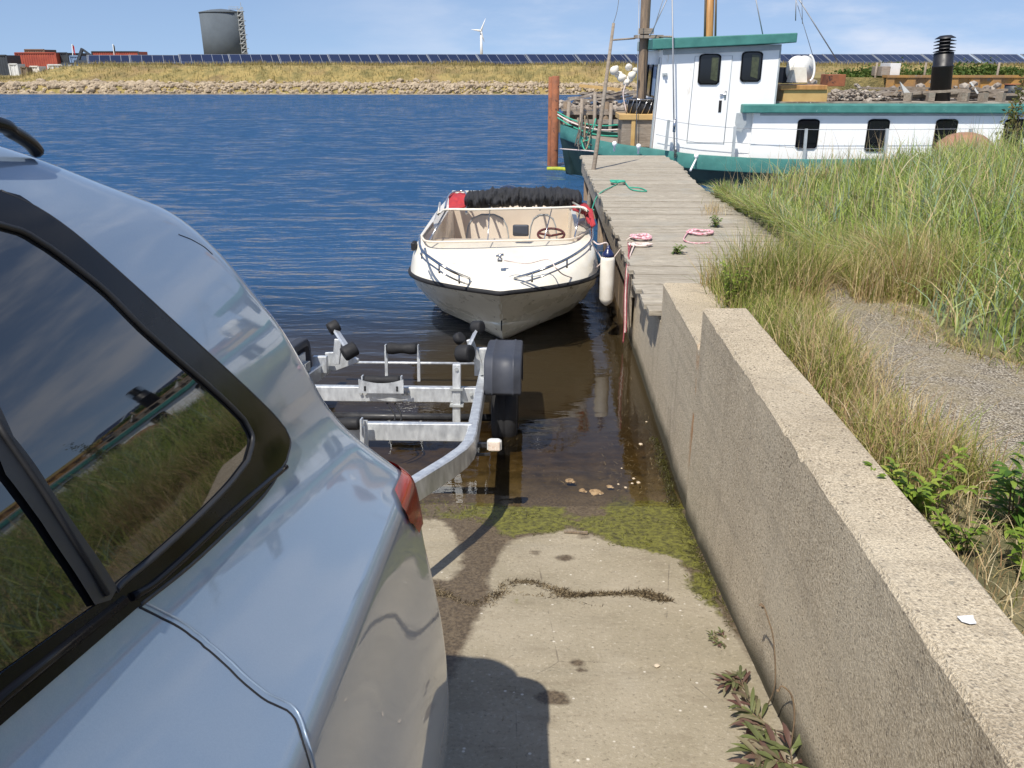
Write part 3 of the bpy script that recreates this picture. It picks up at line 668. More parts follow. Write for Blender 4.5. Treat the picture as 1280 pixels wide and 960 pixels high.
o = blades('broad_grass', P, rng.uniform(.3, .75, n) * np.interp(P[:, 1], [4, 8, 12], [1, .75, .6]) * np.where(P[:, 0] < 3, .7, 1), rng.uniform(.010, .020, n), np.abs(rng.normal(.7, .45, n)), M['grass_tall'], np.where(rng.uniform(0, 1, n) < .6, rng.uniform(.62, .72, n), rng.uniform(.3, 1, n)), seg=5)
tag(o, 'broad blue green lyme grass blades arching over the finer grass', 'grass', kind='stuff')
n = 7000; y = rng.uniform(5.3, 11.5, n); x = 2.27 + np.abs(rng.normal(0, .10, n)); P = np.stack([x, y, bz(x, y)], 1)
ge = blades('jetty_edge_grass', P, rng.uniform(.12, .42, n) * np.interp(y, [5, 9, 14], [1, .8, .6]), rng.uniform(.004, .010, n) * (1 + y / 18), np.abs(rng.normal(.7, .5, n)), M['grass_tall'], np.clip(rng.beta(2.2, 1.8, n), 0, 1), az=rng.normal(3.1, 1.6, n), seg=4)
tag(ge, 'grass drooping over the landward edge of the jetty planks', 'grass', kind='stuff')
# a few bent, tall straw seed stalks
P = scatter(950, 2.3, 9, 4.2, 12, lambda x, y: ~inpath(x, y)); n = len(P)
st = blades('straw_stalks', P, rng.uniform(.55, .9, n) * np.interp(P[:, 1], [4, 8, 13], [1, .85, .75]), rng.uniform(.005, .010, n), np.abs(rng.normal(.3, .25, n)), M['grass_dry'], rng.uniform(.3, .9, n), seg=5)
tag(st, 'pale dry seed stalks standing above the green grass', 'grass stalks', kind='stuff')
# yellow-green fringe between wall, jetty and path
def fkeep(x, y):
    a = (y > 2.3) & (y < 5.35) & (x > 1.05 + .08 * vnoise(x, y, 5, 3)) & (x < pxl(y) + .08)
    b = (y > 4.55) & (y < 6.6) & (x > 1.75 + .12 * vnoise(x, y, 3, 2)) & (x < 2.6) & ((y < 5.0) | (x > 1.45 + .5 * (y - 5) + .1))
    c = (y > 5.0) & (y < 5.5) & (x > 1.15) & (x < 2.4)
    return (a | b | c) & (rng.uniform(0, 1, len(x)) < .35 + .65 * vnoise(x, y, 3, 15))
P = scatter(75000, 1.04, 2.7, 2.2, 6.8, fkeep); n = len(P); P[:, 2] = np.maximum(P[:, 2], .9 * (P[:, 1] < 5.4))
P = P[P[:, 2] > .3]; n = len(P)
h = rng.uniform(.07, .24, n) * (.6 + .7 * vnoise(P[:, 0], P[:, 1], 3.2, 6)) * np.where(P[:, 1] > 4.6, 1.7, 1.1)
g2 = blades('fringe_grass', P, h, rng.uniform(.003, .006, n), np.abs(rng.normal(.5, .35, n)), M['grass_mid'], np.clip(rng.beta(2, 2.2, n) + .35 * (vnoise(P[:, 0], P[:, 1], 2.2, 21) - .4), 0, 1))
tag(g2, 'short yellow green grass growing between wall and gravel path', 'grass', kind='stuff')
# straw tuft by the wall, and the mat of straw at the head of the path
def dk(x, y):
    a = np.hypot((x - 1.3) / .16, (y - 3.35) / .55) < 1; b = np.hypot((x - 1.95) / .3, (y - 5.05) / .3) < 1
    c = (y > 1.6) & (y < 2.5) & (x > 1.09) & (x < 1.35)
    return a | b | c
P = scatter(14000, 1.0, 2.7, 1.5, 5.8, dk); n = len(P)
lf = np.where(P[:, 1] > 4.5, 1.4, .35)
g3 = blades('straw_grass', P, np.where(P[:, 1] > 4.5, rng.uniform(.08, .2, n), np.where(P[:, 1] < 2.6, rng.uniform(.05, .14, n), rng.uniform(.1, .3, n))), rng.uniform(.002, .0045, n), np.abs(rng.normal(.4, .3, n)) + lf * .6, M['grass_dry'])
tag(g3, 'brown straw tufts bent over the edge of the gravel path', 'dry grass', kind='stuff')
# grass on the near right, and farther out around (also what the car window mirrors)
def nk(x, y): return (((x > 1.08) & (x < pxl(y) + .12) & (y > .9) & (y < 2.75)) | ((x > 3.1) & (y < 3.2) & (y > -3)) | ((y < .9) & (x > 1.1))) & (rng.uniform(0, 1, len(x)) < .3 + .7 * vnoise(x, y, 2.4, 33))
P = scatter(52000, 1.06, 9, -4, 3.3, nk); n = len(P)
nr = (P[:, 0] < 1.7) & (P[:, 1] > .9)
g4 = blades('path_side_grass', P, np.where(nr, rng.uniform(.05, .17, n), rng.uniform(.2, .6, n)), np.where(nr, .0035, .008), np.abs(rng.normal(.55, .35, n)), M['grass_mid'], np.clip(rng.beta(2, 2, n) + .15 * nr, 0, 1))
tag(g4, 'low mixed green and brown grass beside the near end of the wall', 'grass', kind='stuff')
n = 5200; y = rng.uniform(1.2, 5.2, n); sd_ = rng.uniform(0, 1, n) < .4; x = np.where(sd_, pxl(y) + np.abs(rng.normal(0, .09, n)), pxr(y) - np.abs(rng.normal(0, .10, n))); P = np.stack([x, y, bz(x, y)], 1)
o = blades('path_edge_grass', P, rng.uniform(.02, .13, n), rng.uniform(.002, .005, n), np.abs(rng.normal(.9, .5, n)), M['grass_mid'], rng.beta(2.4, 1.6, n)); tag(o, 'short sparse grass fraying the edges of the gravel path', 'grass', kind='stuff')
# straws lying on the gravel
P = scatter(4200, 1.2, 3.0, 1.5, 5.3, lambda x, y: inpath(x, y) & (rng.uniform(0, 1, len(x)) < .25 + .75 * (y > 4.2))); n = len(P); P[:, 2] += .012
g5 = blades('fallen_straw', P, rng.uniform(.03, .09, n) * .5, rng.uniform(.0015, .003, n), rng.uniform(2, 3, n), M['grass_dry'], curl=.3)
tag(g5, 'loose straws lying on the grey gravel path', 'straw', kind='stuff')

# ------------------------------------------------------------------ leafy plants
def leafplant(name, base, nstem, h, spread, leaf, lw, mat, label, cat, npair=7, group=None, seed=0, lie=.0, stem_mat=None, dirs=None):
    r = np.random.default_rng(seed + 5); base = Vector(base); V = []; Fx = []; cr = []; sm = MB()
    for s_ in range(nstem):
        a = r.uniform(0, 2 * pi) if dirs is None else r.uniform(*dirs); tilt = spread * r.uniform(.3, 1); H = h * r.uniform(.65, 1.05)
        b0 = base + Vector((r.normal(0, .012), r.normal(0, .012), -.01)); tip = b0 + Vector((cos(a) * tilt * H, sin(a) * tilt * H, H * (1 - lie * tilt)))
        mid = b0.lerp(tip, .5) + Vector((0, 0, H * .12)); pts_ = spline([b0, mid, tip], 6); sm.tube(pts_, [.0028 * (1 - .6 * i / len(pts_)) for i in range(len(pts_))], 5)
        for k in range(npair):
            t = (k + 1) / npair; p = pts_[min(int(t * (len(pts_) - 1)), len(pts_) - 1)]
            for sg in ((-1, 1) if k < npair - 1 else (-1, 1, 0)):
                aa = a + sg * r.uniform(.7, 1.3) + r.normal(0, .2); L = leaf * (1 - .45 * t) * r.uniform(.7, 1.2)
                up = r.uniform(-.1, .6); d_ = Vector((cos(aa), sin(aa), up)).normalized(); sd_ = d_.cross(Vector((0, 0, 1))).normalized(); nn = sd_.cross(d_)
                o_ = len(V)
                for (tt, ww, zz) in ((0, 0, 0), (.3, .8, .04), (.6, 1, .02), (.85, .6, -.06), (1, 0, -.14)):
                    c_ = p + d_ * L * tt + nn * zz * L
                    V.append(c_ - sd_ * lw * ww * .5 + nn * lw * .18 * ww); V.append(c_ + sd_ * lw * ww * .5 + nn * lw * .18 * ww); V.append(c_)
                for q in range(4):
                    i0 = o_ + q * 3; Fx += [(i0, i0 + 2, i0 + 5, i0 + 3), (i0 + 2, i0 + 1, i0 + 4, i0 + 5)]
                cr += [r.uniform(0, 1)] * 15
    e = empty(name, base, label, cat, group)
    lo = npmesh('leaves', np.array([tuple(v - base) for v in V]), np.array(Fx), mat, True); attrs(lo, rnd=cr); lo.parent = e
    sm.build('stem', stem_mat or M['stem'], e); return e
def BP(u, v):
    p = Pz(u, v, 1.04); p.z = float(bz(np.array([p.x]), np.array([p.y]))[0]); return p
leafplant('leafy_weed', BP(1135, 640), 13, .17, 1.0, .07, .016, M['leaf_bright'], 'bright yellow green leafy weed leaning over the wall top', 'weed', 8, seed=1)
leafplant('leafy_weed', BP(1262, 660), 9, .24, .5, .085, .018, M['leaf_dark'], 'taller green upright leafy weed at the right edge behind the wall', 'weed', 8, seed=2)
leafplant('leafy_weed', BP(1200, 690), 7, .13, .9, .05, .013, M['leaf_bright'], 'small yellow green weed between the two larger leafy weeds', 'weed', 6, seed=3)
leafplant('leafy_weed', BP(1290, 720), 6, .16, .6, .06, .018, M['leaf_bright'], 'light green weed low at the right edge of the photo', 'weed', 6, seed=4)
p = Pz(890, 375, 1.0); leafplant('shrubby_weed', (1.16, 4.75, .96), 12, .26, .45, .06, .012, M['leaf_bright'], 'bushy green weed growing at the corner where wall meets jetty', 'weed', 9, seed=5)
p = Pz(846, 316, .77); leafplant('deck_weed', p, 10, .07, 1.3, .045, .014, M['leaf_dark'], 'dark green weed sprouting from the jetty near the pink rope coil', 'weed', 5, seed=6)
p = Pz(895, 283, .77); leafplant('deck_weed', p, 9, .11, .9, .05, .018, M['leaf_dark'], 'dark green weed sprouting from the jetty beside the tall grass', 'weed', 5, seed=7)
P = np.array([tuple(Pz(892 + random.gauss(0, 9), 265 + random.gauss(0, 4), .76)) for _ in range(170)])
t_ = blades('deck_straw_tuft', P, rng.uniform(.06, .17, 170), rng.uniform(.003, .006, 170), np.abs(rng.normal(.5, .3, 170)), M['grass_dry']); tag(t_, 'tuft of brown dry grass on the jetty edge', 'grass tuft', kind='stuff')
# plants at the foot of the wall
def FP(u, v):
    p = Lz_w(u, v); p.x = min(p.x, .805); p.z = zg(p.y); return p
leafplant('beach_plant', FP(928, 862), 6, .06, 1.7, .10, .012, M['leaf_red'], 'purplish fleshy leaved plant at the foot of the wall, farthest of the three', 'plant', 3, seed=11, lie=.2, dirs=(1.6, 4.4))
leafplant('beach_plant', FP(962, 910), 6, .07, 1.6, .12, .014, M['leaf_red'], 'green and red fleshy leaved plant in the middle of the three by the wall', 'plant', 3, seed=12, lie=.2, dirs=(1.6, 4.6))
leafplant('beach_plant', FP(992, 962), 8, .10, 1.4, .15, .019, M['leaf_red'], 'largest fleshy leaved plant at the wall foot, nearest at the bottom edge', 'plant', 3, seed=13, lie=.2, dirs=(1.4, 4.8))
leafplant('beach_plant', FP(904, 800), 5, .03, 1.6, .05, .008, M['leaf_red'], 'tiny withered plant in the joint between ramp and wall', 'plant', 3, seed=14, lie=.2, dirs=(1.6, 4.4))
b0 = FP(958, 885); e = empty('seed_stalk', b0, 'thin tall brown seed stalk rising against the wall face', 'plant stalk')
tp = spline([b0, b0 + Vector((.01, -.02, .12)), b0 + Vector((-.0, .02, .26)), b0 + Vector((-.02, .04, .33)), b0 + Vector((-.035, .06, .37))], 5)
m = MB(); m.tube(tp, .0022, 6); m.build('stem', M['stem'], e)
m = MB(); [m.rock(tp[-1] + Vector((random.uniform(-.012, .012), random.uniform(-.01, .01), random.uniform(-.03, .01))), .005, i) for i in range(4)]; m.build('seed_pods', M['stem'], e)
b0 = FP(1008, 940); e = empty('seed_stalk', b0, 'short hooked brown stalk at the wall foot near the bottom edge', 'plant stalk')
m = MB(); m.tube(spline([b0, b0 + Vector((.01, .03, .1)), b0 + Vector((0, .05, .17)), b0 + Vector((-.03, .06, .2)), b0 + Vector((-.04, .06, .185))], 5), .0028, 6); m.build('stem', M['stem'], e)
m = MB(); m.rock(b0 + Vector((-.042, .06, .183)), .007, 3); m.build('seed_pods', M['stem'], e)

# ------------------------------------------------------------------ drift line, algae, stones, floating weed
curve = [(500, 722), (535, 735), (560, 745), (585, 757), (612, 752), (632, 735), (650, 728), (670, 730), (700, 740), (720, 743), (760, 742), (800, 741), (820, 745), (835, 752)]
cw = spline([Lz_w(*q) for q in curve], 14); pts = []; hs = []
for k in range(7000):
    i = random.randrange(len(cw)); t = i / len(cw); sp_ = (.034 if t < .55 else .018) * random.gauss(0, 1) * (.6 + .5 * sin(t * 23)); q = cw[i] + Vector((random.gauss(0, .01), sp_, 0)); q.z = zg(q.y) + random.uniform(0, .008); pts.append(tuple(q))
for k in range(260):
    t = random.random(); q = Lz_w(640 + 110 * t, 742 + 18 * t).copy(); q += Vector((random.gauss(0, .02), random.gauss(0, .012), .002)); pts.append(tuple(q))
for k in range(90):
    t = random.random(); q = Lz_w(830 + 65 * t, 755 + 14 * t + 14 * t * t).copy(); q += Vector((random.gauss(0, .01), random.gauss(0, .006), .002)); pts.append(tuple(q))
for k in range(150):
    q = Lz_w(random.uniform(580, 900), random.uniform(690, 950)).copy(); pts.append(tuple(q + Vector((0, 0, .002))))
n = len(pts); o = blades('drift_line_weed', pts, rng.uniform(.004, .010, n), rng.uniform(.003, .008, n), rng.uniform(1.5, 4.5, n), M['weedline'], curl=.2)
tag(o, 'wavy line of dried brown seaweed left across the ramp', 'seaweed', kind='stuff')
P = []
while len(P) < 9000:
    x = random.uniform(-1.2, .82); y = random.uniform(3.0, 4.4); P.append((x, y))
P = np.array(P); sdv = sdist(P[:, 0], P[:, 1], alg); k = (sdv > -.02) & (vnoise(P[:, 0], P[:, 1], 7, 4) + .3 * (vnoise(P[:, 0], P[:, 1], 23, 6) - .5) > .45 - .15 * (P[:, 0] > .0)); k &= P[:, 1] < 4.10 + .42 * (vnoise(P[:, 0], P[:, 1], 3.2, 14) - .5) + .15 * (vnoise(P[:, 0], P[:, 1], 13, 15) - .5)
P = P[k]
P = np.column_stack([P, zg(P[:, 1]) + .002]); n = len(P)
o = blades('green_algae', P, rng.uniform(.006, .02, n), rng.uniform(.004, .009, n), rng.uniform(.8, 2.5, n), M['algae'], curl=.2); tag(o, 'band of wet yellow green algae along the water line', 'algae', kind='stuff')
P = np.column_stack([.815 - np.abs(rng.normal(0, .028, 2600)), rng.uniform(2.7, 5.0, 2600)]); P = np.column_stack([P, np.maximum(zg(P[:, 1]), -.0) + .002]); P = P[rng.uniform(0, 1, 2600) < np.clip((P[:, 1] - 2.6) / .8, 0, 1)]; n = len(P)
o = blades('wall_foot_weed', P, rng.uniform(.008, .025, n), rng.uniform(.004, .008, n), rng.uniform(.3, 2, n), M['algae'], rng.uniform(0, .35, n)); tag(o, 'dark green weed in the joint between wall foot and ramp', 'weed', kind='stuff')
# floating scraps near the edge
P = []
for _ in range(900):
    u = random.choice([random.gauss(790, 28), random.gauss(800, 20), random.uniform(480, 830)]); v = random.uniform(440, 615) if u > 760 else random.choice([random.uniform(560, 615), random.uniform(520, 560), random.gauss(588, 10)])
    q = Pz(u, v, .004); 
    if q.x < .8: P.append(tuple(q))
n = len(P); o = blades('floating_weed', P, rng.uniform(.006, .02, n) * .6, rng.uniform(.002, .005, n), rng.uniform(2, 4, n), M['weedline'], rng.uniform(.3, 1, n), curl=.1)
tag(o, 'scraps of weed and foam floating on the shallow water', 'floating weed', kind='stuff')
for i, (u, v, r) in enumerate(((744, 612, .034), (728, 610, .02), (712, 598, .026), (762, 605, .018))):
    q = Pz(u, v, .0); c_ = Vector((q.x, q.y, max(zg(q.y), -.02)))
    tag(MB().rock(c_ + Vector((0, 0, .004)), r, i + 40, 2, .35).rock(c_ + Vector((r * .9, -.01, .002)), r * .5, i + 3, 2, .4).build('orange_stone', M['peach']), ['orange brown stone at the water edge, the largest and nearest', 'small orange brown stone left of the largest one', 'orange brown stone farthest left in the shallows', 'smallest orange stone on the right of the group'][i], 'stone', 'orange stones at the water edge')
for i, (u, v, r) in enumerate(((792, 598, .011), (798, 603, .013), (790, 604, .009), (782, 609, .010), (773, 605, .009), (801, 555, .014), (808, 527, .008), (777, 585, .007))):
    q = Pz(u, v, .0)
    tag(MB().rock((q.x, q.y, max(zg(q.y), -.004) + .002), r, i + 9, 1, .6).build('pale_pebble', M['pebble']), 'pale pebble in the shallow water near the wall foot', 'pebble', 'pale pebbles in the shallows by the wall')
p = Lz_w(821, 833); m = MB().rock(p + Vector((0, 0, .004)), .012, 3, 1, .3); tag(m.build('flat_chip', M['pebble']), 'small flat pale chip lying on the dry ramp', 'stone chip')
m = MB(); q0 = Lz_w(705, 666); m.beam(q0 + Vector((0, 0, .008)), Lz_w(735, 668) + Vector((0, 0, .01)), .014, .01); tag(m.build('driftwood_piece', M['brownwood']), 'small dark driftwood stick on the ramp by the algae', 'driftwood')
# ================================================================== the car (local frame of the slope)
def pchip(x, y, xq):
    x = np.array(x, float); y = np.array(y, float); h = np.diff(x); d = np.diff(y) / h; m = np.zeros_like(y)
    for i in range(1, len(x) - 1):
        if d[i - 1] * d[i] > 0:
            w1 = 2 * h[i] + h[i - 1]; w2 = h[i] + 2 * h[i - 1]; m[i] = (w1 + w2) / (w1 / d[i - 1] + w2 / d[i])
    m[0] = d[0]; m[-1] = d[-1]; i = np.clip(np.searchsorted(x, xq, side='right') - 1, 0, len(x) - 2); t = (xq - x[i]) / h[i]
    return (2 * t**3 - 3 * t**2 + 1) * y[i] + (t**3 - 2 * t**2 + t) * h[i] * m[i] + (-2 * t**3 + 3 * t**2) * y[i + 1] + (t**3 - t**2) * h[i] * m[i + 1]
XC = -1.12
car = empty('parked_car', (0, 0, 0), 'silver blue parked car seen from its rear flank with dark side windows', 'car', M=ML @ Matrix.Translation((XC, .2, 0)))
zs_ = [.26, .34, .5, .65, .8, .93, 1.0, 1.04, 1.055, 1.07, 1.12, 1.18, 1.25, 1.33, 1.41, 1.5, 1.59, 1.65, 1.70, 1.745, 1.769, 1.783, 1.791, 1.795]
hw_ = [.88, .925, .935, .925, .905, .88, .868, .860, .853, .836, .787, .736, .695, .668, .640, .600, .553, .515, .465, .40, .34, .26, .15, .02]
yr_ = [1.80, 1.86, 1.89, 1.90, 1.90, 1.90, 1.895, 1.89, 1.885, 1.88, 1.85, 1.815, 1.775, 1.73, 1.69, 1.65, 1.61, 1.555, 1.43, 1.30, 1.2, 1.05, .85, .5]
yf_ = [-2.6, -2.7, -2.75, -2.76, -2.75, -2.68, -2.6, -2.5, -2.45, -2.4, -2.15, -1.8, -1.62, -1.46, -1.30, -1.12, -.95, -.82, -.7, -.55, -.4, -.2, 0, .2]
rr_ = [.08, .09, .10, .10, .10, .10, .10, .10, .10, .10, .10, .10, .09, .08, .08, .10, .13, .16, .2, .2, .2, .16, .1, .015]
zq = np.unique(np.concatenate([np.linspace(.26, 1.0, 22), np.linspace(1.0, 1.12, 12), np.linspace(1.12, 1.6, 30), 1.6 + .195 * np.sin(np.linspace(0, pi / 2, 26))]))
HWq, YRq, YFq, RRq = (pchip(zs_, a, zq) for a in (hw_, yr_, yf_, rr_))
def contour(hw, yr, yf, r, z):
    pts = []; fr = min(.45, hw * .6); tap = .012
    def sx(y):    # plan taper of the flank
        t = max(0, (y - .3) / 1.5); f = max(0, (-1.6 - y) / 1.1); return hw - tap * t * t * hw - .12 * f * f * hw
    for k in range(6): x = (hw - fr) * k / 5; pts.append((x, yf + .10 * (x / max(hw, .01)) ** 2))
    y0 = yf + fr + .1
    for k in range(1, 9):
        a = pi / 2 * k / 9; pts.append((hw - fr + (sx(y0) - hw + fr) * sin(a), y0 - (y0 - pts[5][1]) * cos(a)))
    ye = yr - r * 1.25 - .02
    for k in range(61): 
        y = y0 + (ye - y0) * k / 60; pts.append((sx(y), y))
    xe = sx(ye); rx = min(r, xe * .8)
    for k in range(1, 16):
        a = pi / 2 * k / 16; c_, s_ = cos(a), sin(a); pts.append((xe - rx + rx * c_ ** .85, ye + (yr - .035 - ye) * s_ ** .85))
    for k in range(13): x = (xe - rx) * (1 - k / 12); pts.append((x, yr - .035 * (x / max(xe - rx, .01)) ** 2))
    return [Vector((XC + x, y, z)) for x, y in pts]
RC = [contour(HWq[i], YRq[i], YFq[i], RRq[i], zq[i]) for i in range(len(zq))]
# soft wheel-arch swell and lower side sculpting
for i, row in enumerate(RC):
    for p in row:
        if p.x > XC + .4:
            k = exp(-((p.y - .72) / .55) ** 2) * exp(-((p.z - .62) / .22) ** 2); p.x += .018 * k
            k2 = exp(-((p.y - .3) / 1.6) ** 2) * exp(-((p.z - .86) / .10) ** 2); p.x -= .012 * k2
full = [row + [Vector((2 * XC - p.x, p.y, p.z)) for p in reversed(row[1:-1])] for row in RC]
m = MB(); m.grid(full, True, True); m.xf(ML); body = m.build('body', M['paint'], car)
NJ = len(RC[0]); NI = len(RC)
tv = [p for row in RC for p in row]; tf = [(i * NJ + j, i * NJ + j + 1, (i + 1) * NJ + j + 1, (i + 1) * NJ + j) for i in range(NI - 1) for j in range(NJ - 1)]
bvh = BVHTree.FromPolygons(tv, tf)
def Sev(i, j):       # smooth evaluation on the side surface
    i = min(max(i, 0), NI - 1.001); j = min(max(j, 0), NJ - 1.001); i0 = int(i); j0 = int(j); a = i - i0; b = j - j0
    def cr(p0, p1, p2, p3, t): return .5 * ((2 * p1) + (p2 - p0) * t + (2 * p0 - 5 * p1 + 4 * p2 - p3) * t * t + (3 * p1 - p0 - 3 * p2 + p3) * t ** 3)
    g = lambda ii, jj: RC[min(max(ii, 0), NI - 1)][min(max(jj, 0), NJ - 1)]
    return cr(*[cr(*[g(i0 + k, j0 + l) for l in (-1, 0, 1, 2)], b) for k in (-1, 0, 1, 2)], a)
def Snor(i, j):
    e = .3; n = (Sev(i + e, j) - Sev(i - e, j)).cross(Sev(i, j + e) - Sev(i, j - e)).normalized()
    return n if n.dot(Sev(i, j) - Vector((XC, .4, 1.0))) > 0 else -n
def S(i, j, off=0):
    p = Sev(i, j); return p + Snor(i, j) * off if off else p
def hit(u, v):
    d = rayL(u, v).normalized(); loc, nor, idx, dist = bvh.ray_cast(Vector((0, 0, HN)), d)
    if loc is None:
        loc, nor, idx, dist = bvh.find_nearest(Vector((0, 0, HN)) + d * 1.9)
    i, j = divmod(idx, NJ - 1); p00 = RC[i][j]; e1 = RC[i + 1][j] - p00; e2 = RC[i][j + 1] - p00; q = loc - p00
    A = np.array([[e1.dot(e1), e1.dot(e2)], [e1.dot(e2), e2.dot(e2)]]); bb = np.array([e1.dot(q), e2.dot(q)])
    a, b = np.linalg.solve(A, bb); return (i + float(np.clip(a, 0, 1)), j + float(np.clip(b, 0, 1)))
def dens(poly, st=.6):
    out = []
    for k in range(len(poly)):
        a = Vector(poly[k]); b = Vector(poly[(k + 1) % len(poly)]); n = max(1, int((b - a).length / st)); out += [a.lerp(b, i / n) for i in range(n)]
    return out
def patch(outer, off, hole=None, st=1.0):     # polygon(s) in surface parameters -> mesh lying on the body
    O_ = dens(outer, st * .5); Hh = dens(hole, st * .5) if hole else []
    op = np.array([(p.x, p.y) for p in O_]); lo = op.min(0); hi = op.max(0)
    gx, gy = np.meshgrid(np.arange(lo[0], hi[0], st), np.arange(lo[1], hi[1], st)); gx = gx.ravel(); gy = gy.ravel()
    k = sdist(gx, gy, op) > st * .3
    if hole: k &= sdist(gx, gy, np.array([(p.x, p.y) for p in Hh])) < -st * .3
    pts = O_ + Hh + [Vector((a, b)) for a, b in zip(gx[k], gy[k])]
    n1 = len(O_); ed = [(i, (i + 1) % n1) for i in range(n1)] + [(n1 + i, n1 + (i + 1) % len(Hh)) for i in range(len(Hh))]
    r = delaunay_2d_cdt(pts, ed, [], 0, 1e-6); vs, fs = r[0], r[2]; out = []
    for f in fs:
        cx = sum(vs[i].x for i in f) / len(f); cy = sum(vs[i].y for i in f) / len(f); a = np.array([cx]); b = np.array([cy])
        if sdist(a, b, op)[0] < 0: continue
        if hole and sdist(a, b, np.array([(p.x, p.y) for p in Hh]))[0] > 0: continue
        out.append(tuple(f))
    m = MB(); m.add([S(p.x, p.y, off) for p in vs], out, True); return m.xf(ML)
def H(pts, n=5): return [tuple(hit(*p)) for p in spline2(pts, n)]
def spline2(pts, n): return [(p.x, p.y) for p in spline([Vector((a, b, 0)) for a, b in pts], n)]
def line(pp, r, off, ns=6): return MB().tube([ML @ S(a, b, off) for a, b in pp], r, ns)
# the window line: outer trim and glass outline
to = [(-900, 215), (-400, 222), (-150, 230), (0, 241), (44, 262), (87, 291), (131, 328), (175, 367), (219, 407), (262, 446), (306, 486), (337, 516), (354, 536)]
tcn = [(354, 536), (361, 554), (356, 577)]
tb = [(356, 577), (328, 620), (281, 666), (234, 709), (187, 746), (173, 757)]
outer = H(to, 3)[:-1] + H(tcn, 4)[:-1] + H(tb, 3)
fwd = [(-100, 990), (-500, 1365), (-900, 1745)]
outer += [tuple(hit(*p)) for p in [(0, 905)] + fwd]
gt = [(-900, 240), (-400, 246), (-150, 258), (0, 284), (44, 302), (87, 332), (131, 367), (175, 411), (219, 450), (245, 472), (280, 503), (302, 525)]
gc = [(302, 525), (313, 549), (307, 577)]
gb = [(307, 577), (281, 610), (234, 657), (187, 699), (150, 729), (141, 739)]
glass = H(gt, 3)[:-1] + H(gc, 4)[:-1] + H(gb, 3) + [tuple(hit(*p)) for p in ((0, 840), (-100, 928), (-500, 1285), (-900, 1640))]
patch(outer, .004, glass, 1.2).build('window_surround', M['gloss_black'], car)
wg = patch(glass, .0015, None, 1.5).build('side_window', M['carglass'], car)
MX = ML @ Matrix.Translation((2 * XC, 0, 0)) @ Matrix.Scale(-1, 4, (1, 0, 0)) @ ML.inverted()
patch(outer, .004, glass, 1.5).xf(MX).build('window_surround', M['gloss_black'], car); patch(glass, .0015, None, 2).xf(MX).build('side_window', M['carglass'], car)
for sgn in (0, 1):
    wi1 = float(np.interp(1.24, zq, range(NI))); wi2 = float(np.interp(1.68, zq, range(NI)))
    m_ = patch([(wi1, 0), (wi2, 0), (wi2, 9), (wi1, 12)], .003, None, 1)
    if sgn: m_.xf(MX)
    m_.build('windscreen_half', M['carglass'], car)
jl = H(gt, 3)[:-1] + H(gc, 4)[:-1] + H(gb, 3)
line(jl, .004, .004).build('window_seal', M['matt_black'], car)
line(H(to[3:], 3)[:-1] + H(tcn, 4)[:-1] + H(tb, 3), .003, .002).build('outer_seal', M['matt_black'], car)
m = line(H([(355, 585), (332, 604), (281, 648), (234, 692), (187, 733), (160, 748)], 3), .005, .004, 8); m.build('sill_moulding', M['gloss_black'], car)
line([tuple(hit(*p)) for p in ((152, 752), (0, 872), (-100, 958), (-500, 1325), (-900, 1690))], .006, .003, 8).build('sill_moulding', M['gloss_black'], car)
# door pillar between rear quarter pane and door pane
pil = [tuple(hit(*p)) for p in ((-12, 500), (10, 548), (60, 618), (141, 737), (132, 752), (112, 758), (45, 655), (0, 596), (-25, 540))]
patch(pil, .006, None, 1.0).build('door_pillar', M['matt_black'], car)
m = line([tuple(hit(*p)) for p in ((-20, 520), (0, 552), (50, 624), (126, 746))], .003, .008); m.build('pillar_seam', M['rubber'], car)
# shut lines
sh = H([(176, 756), (200, 768), (225, 781), (252, 801), (281, 826), (328, 868), (366, 889), (380, 924), (391, 960), (398, 1000), (400, 1080), (395, 1180)], 5)
line([(a, b + .12) for a, b in sh], .0016, .0003).build('door_edge', M['paint'], car)
line([(a, b - .10) for a, b in sh], .0024, -.0012).build('door_gap', M['rubber'], car)
sp_ = H([(223, 293), (240, 300), (255, 309), (265, 318)], 4); line(sp_, .0012, -.0004).build('tailgate_gap', M['rubber'], car)

# tail lamp wrapping round the rear corner
a0 = [hit(*p) for p in ((491, 614), (500, 634), (510, 656), (516, 682))]
jj = [q[1] for q in a0]; ii = [q[0] for q in a0]
tl = [(ii[0], jj[0]), (ii[1], jj[1] - .1), (ii[2], jj[2]), (ii[3], jj[3] + 1), (ii[3] - 1.5, NJ - 9), (ii[0] + .5, NJ - 9)]
patch(tl, .006, None, .5).build('tail_lamp', M['tail'], car)
patch([(3, NJ - 12), (11, NJ - 12), (11, NJ - 1), (3, NJ - 1)], .004, None, 1).build('bumper_insert', M['matt_black'], car)
i1 = float(np.interp(1.22, zq, range(NI))); i2 = float(np.interp(1.55, zq, range(NI)))
patch([(i1, NJ - 12), (i2, NJ - 12.5), (i2, NJ - 1), (i1, NJ - 1)], .003, None, 1).build('rear_window', M['carglass'], car)
# roof rail
def Lxx(u, v, x):
    d = rayL(u, v); return Vector((0, 0, HN)) + d * (x / d.x)
rl_ = [Lxx(46, 189, -.70), Lxx(36, 178, -.695), Lxx(15, 165, -.69), Lxx(-15, 152, -.685)]; e_ = rl_[-1]
rl_ += [Vector((e_.x, e_.y - .3, e_.z + .012)), Vector((e_.x, e_.y - .9, e_.z + .012)), Vector((e_.x - .01, e_.y - 1.4, e_.z - .03)), Vector((e_.x - .02, e_.y - 1.5, e_.z - .09))]
m = MB(); m.tube([ML @ q for q in spline(rl_, 6)], .010, 10); m.build('roof_rail', M['gloss_black'], car)
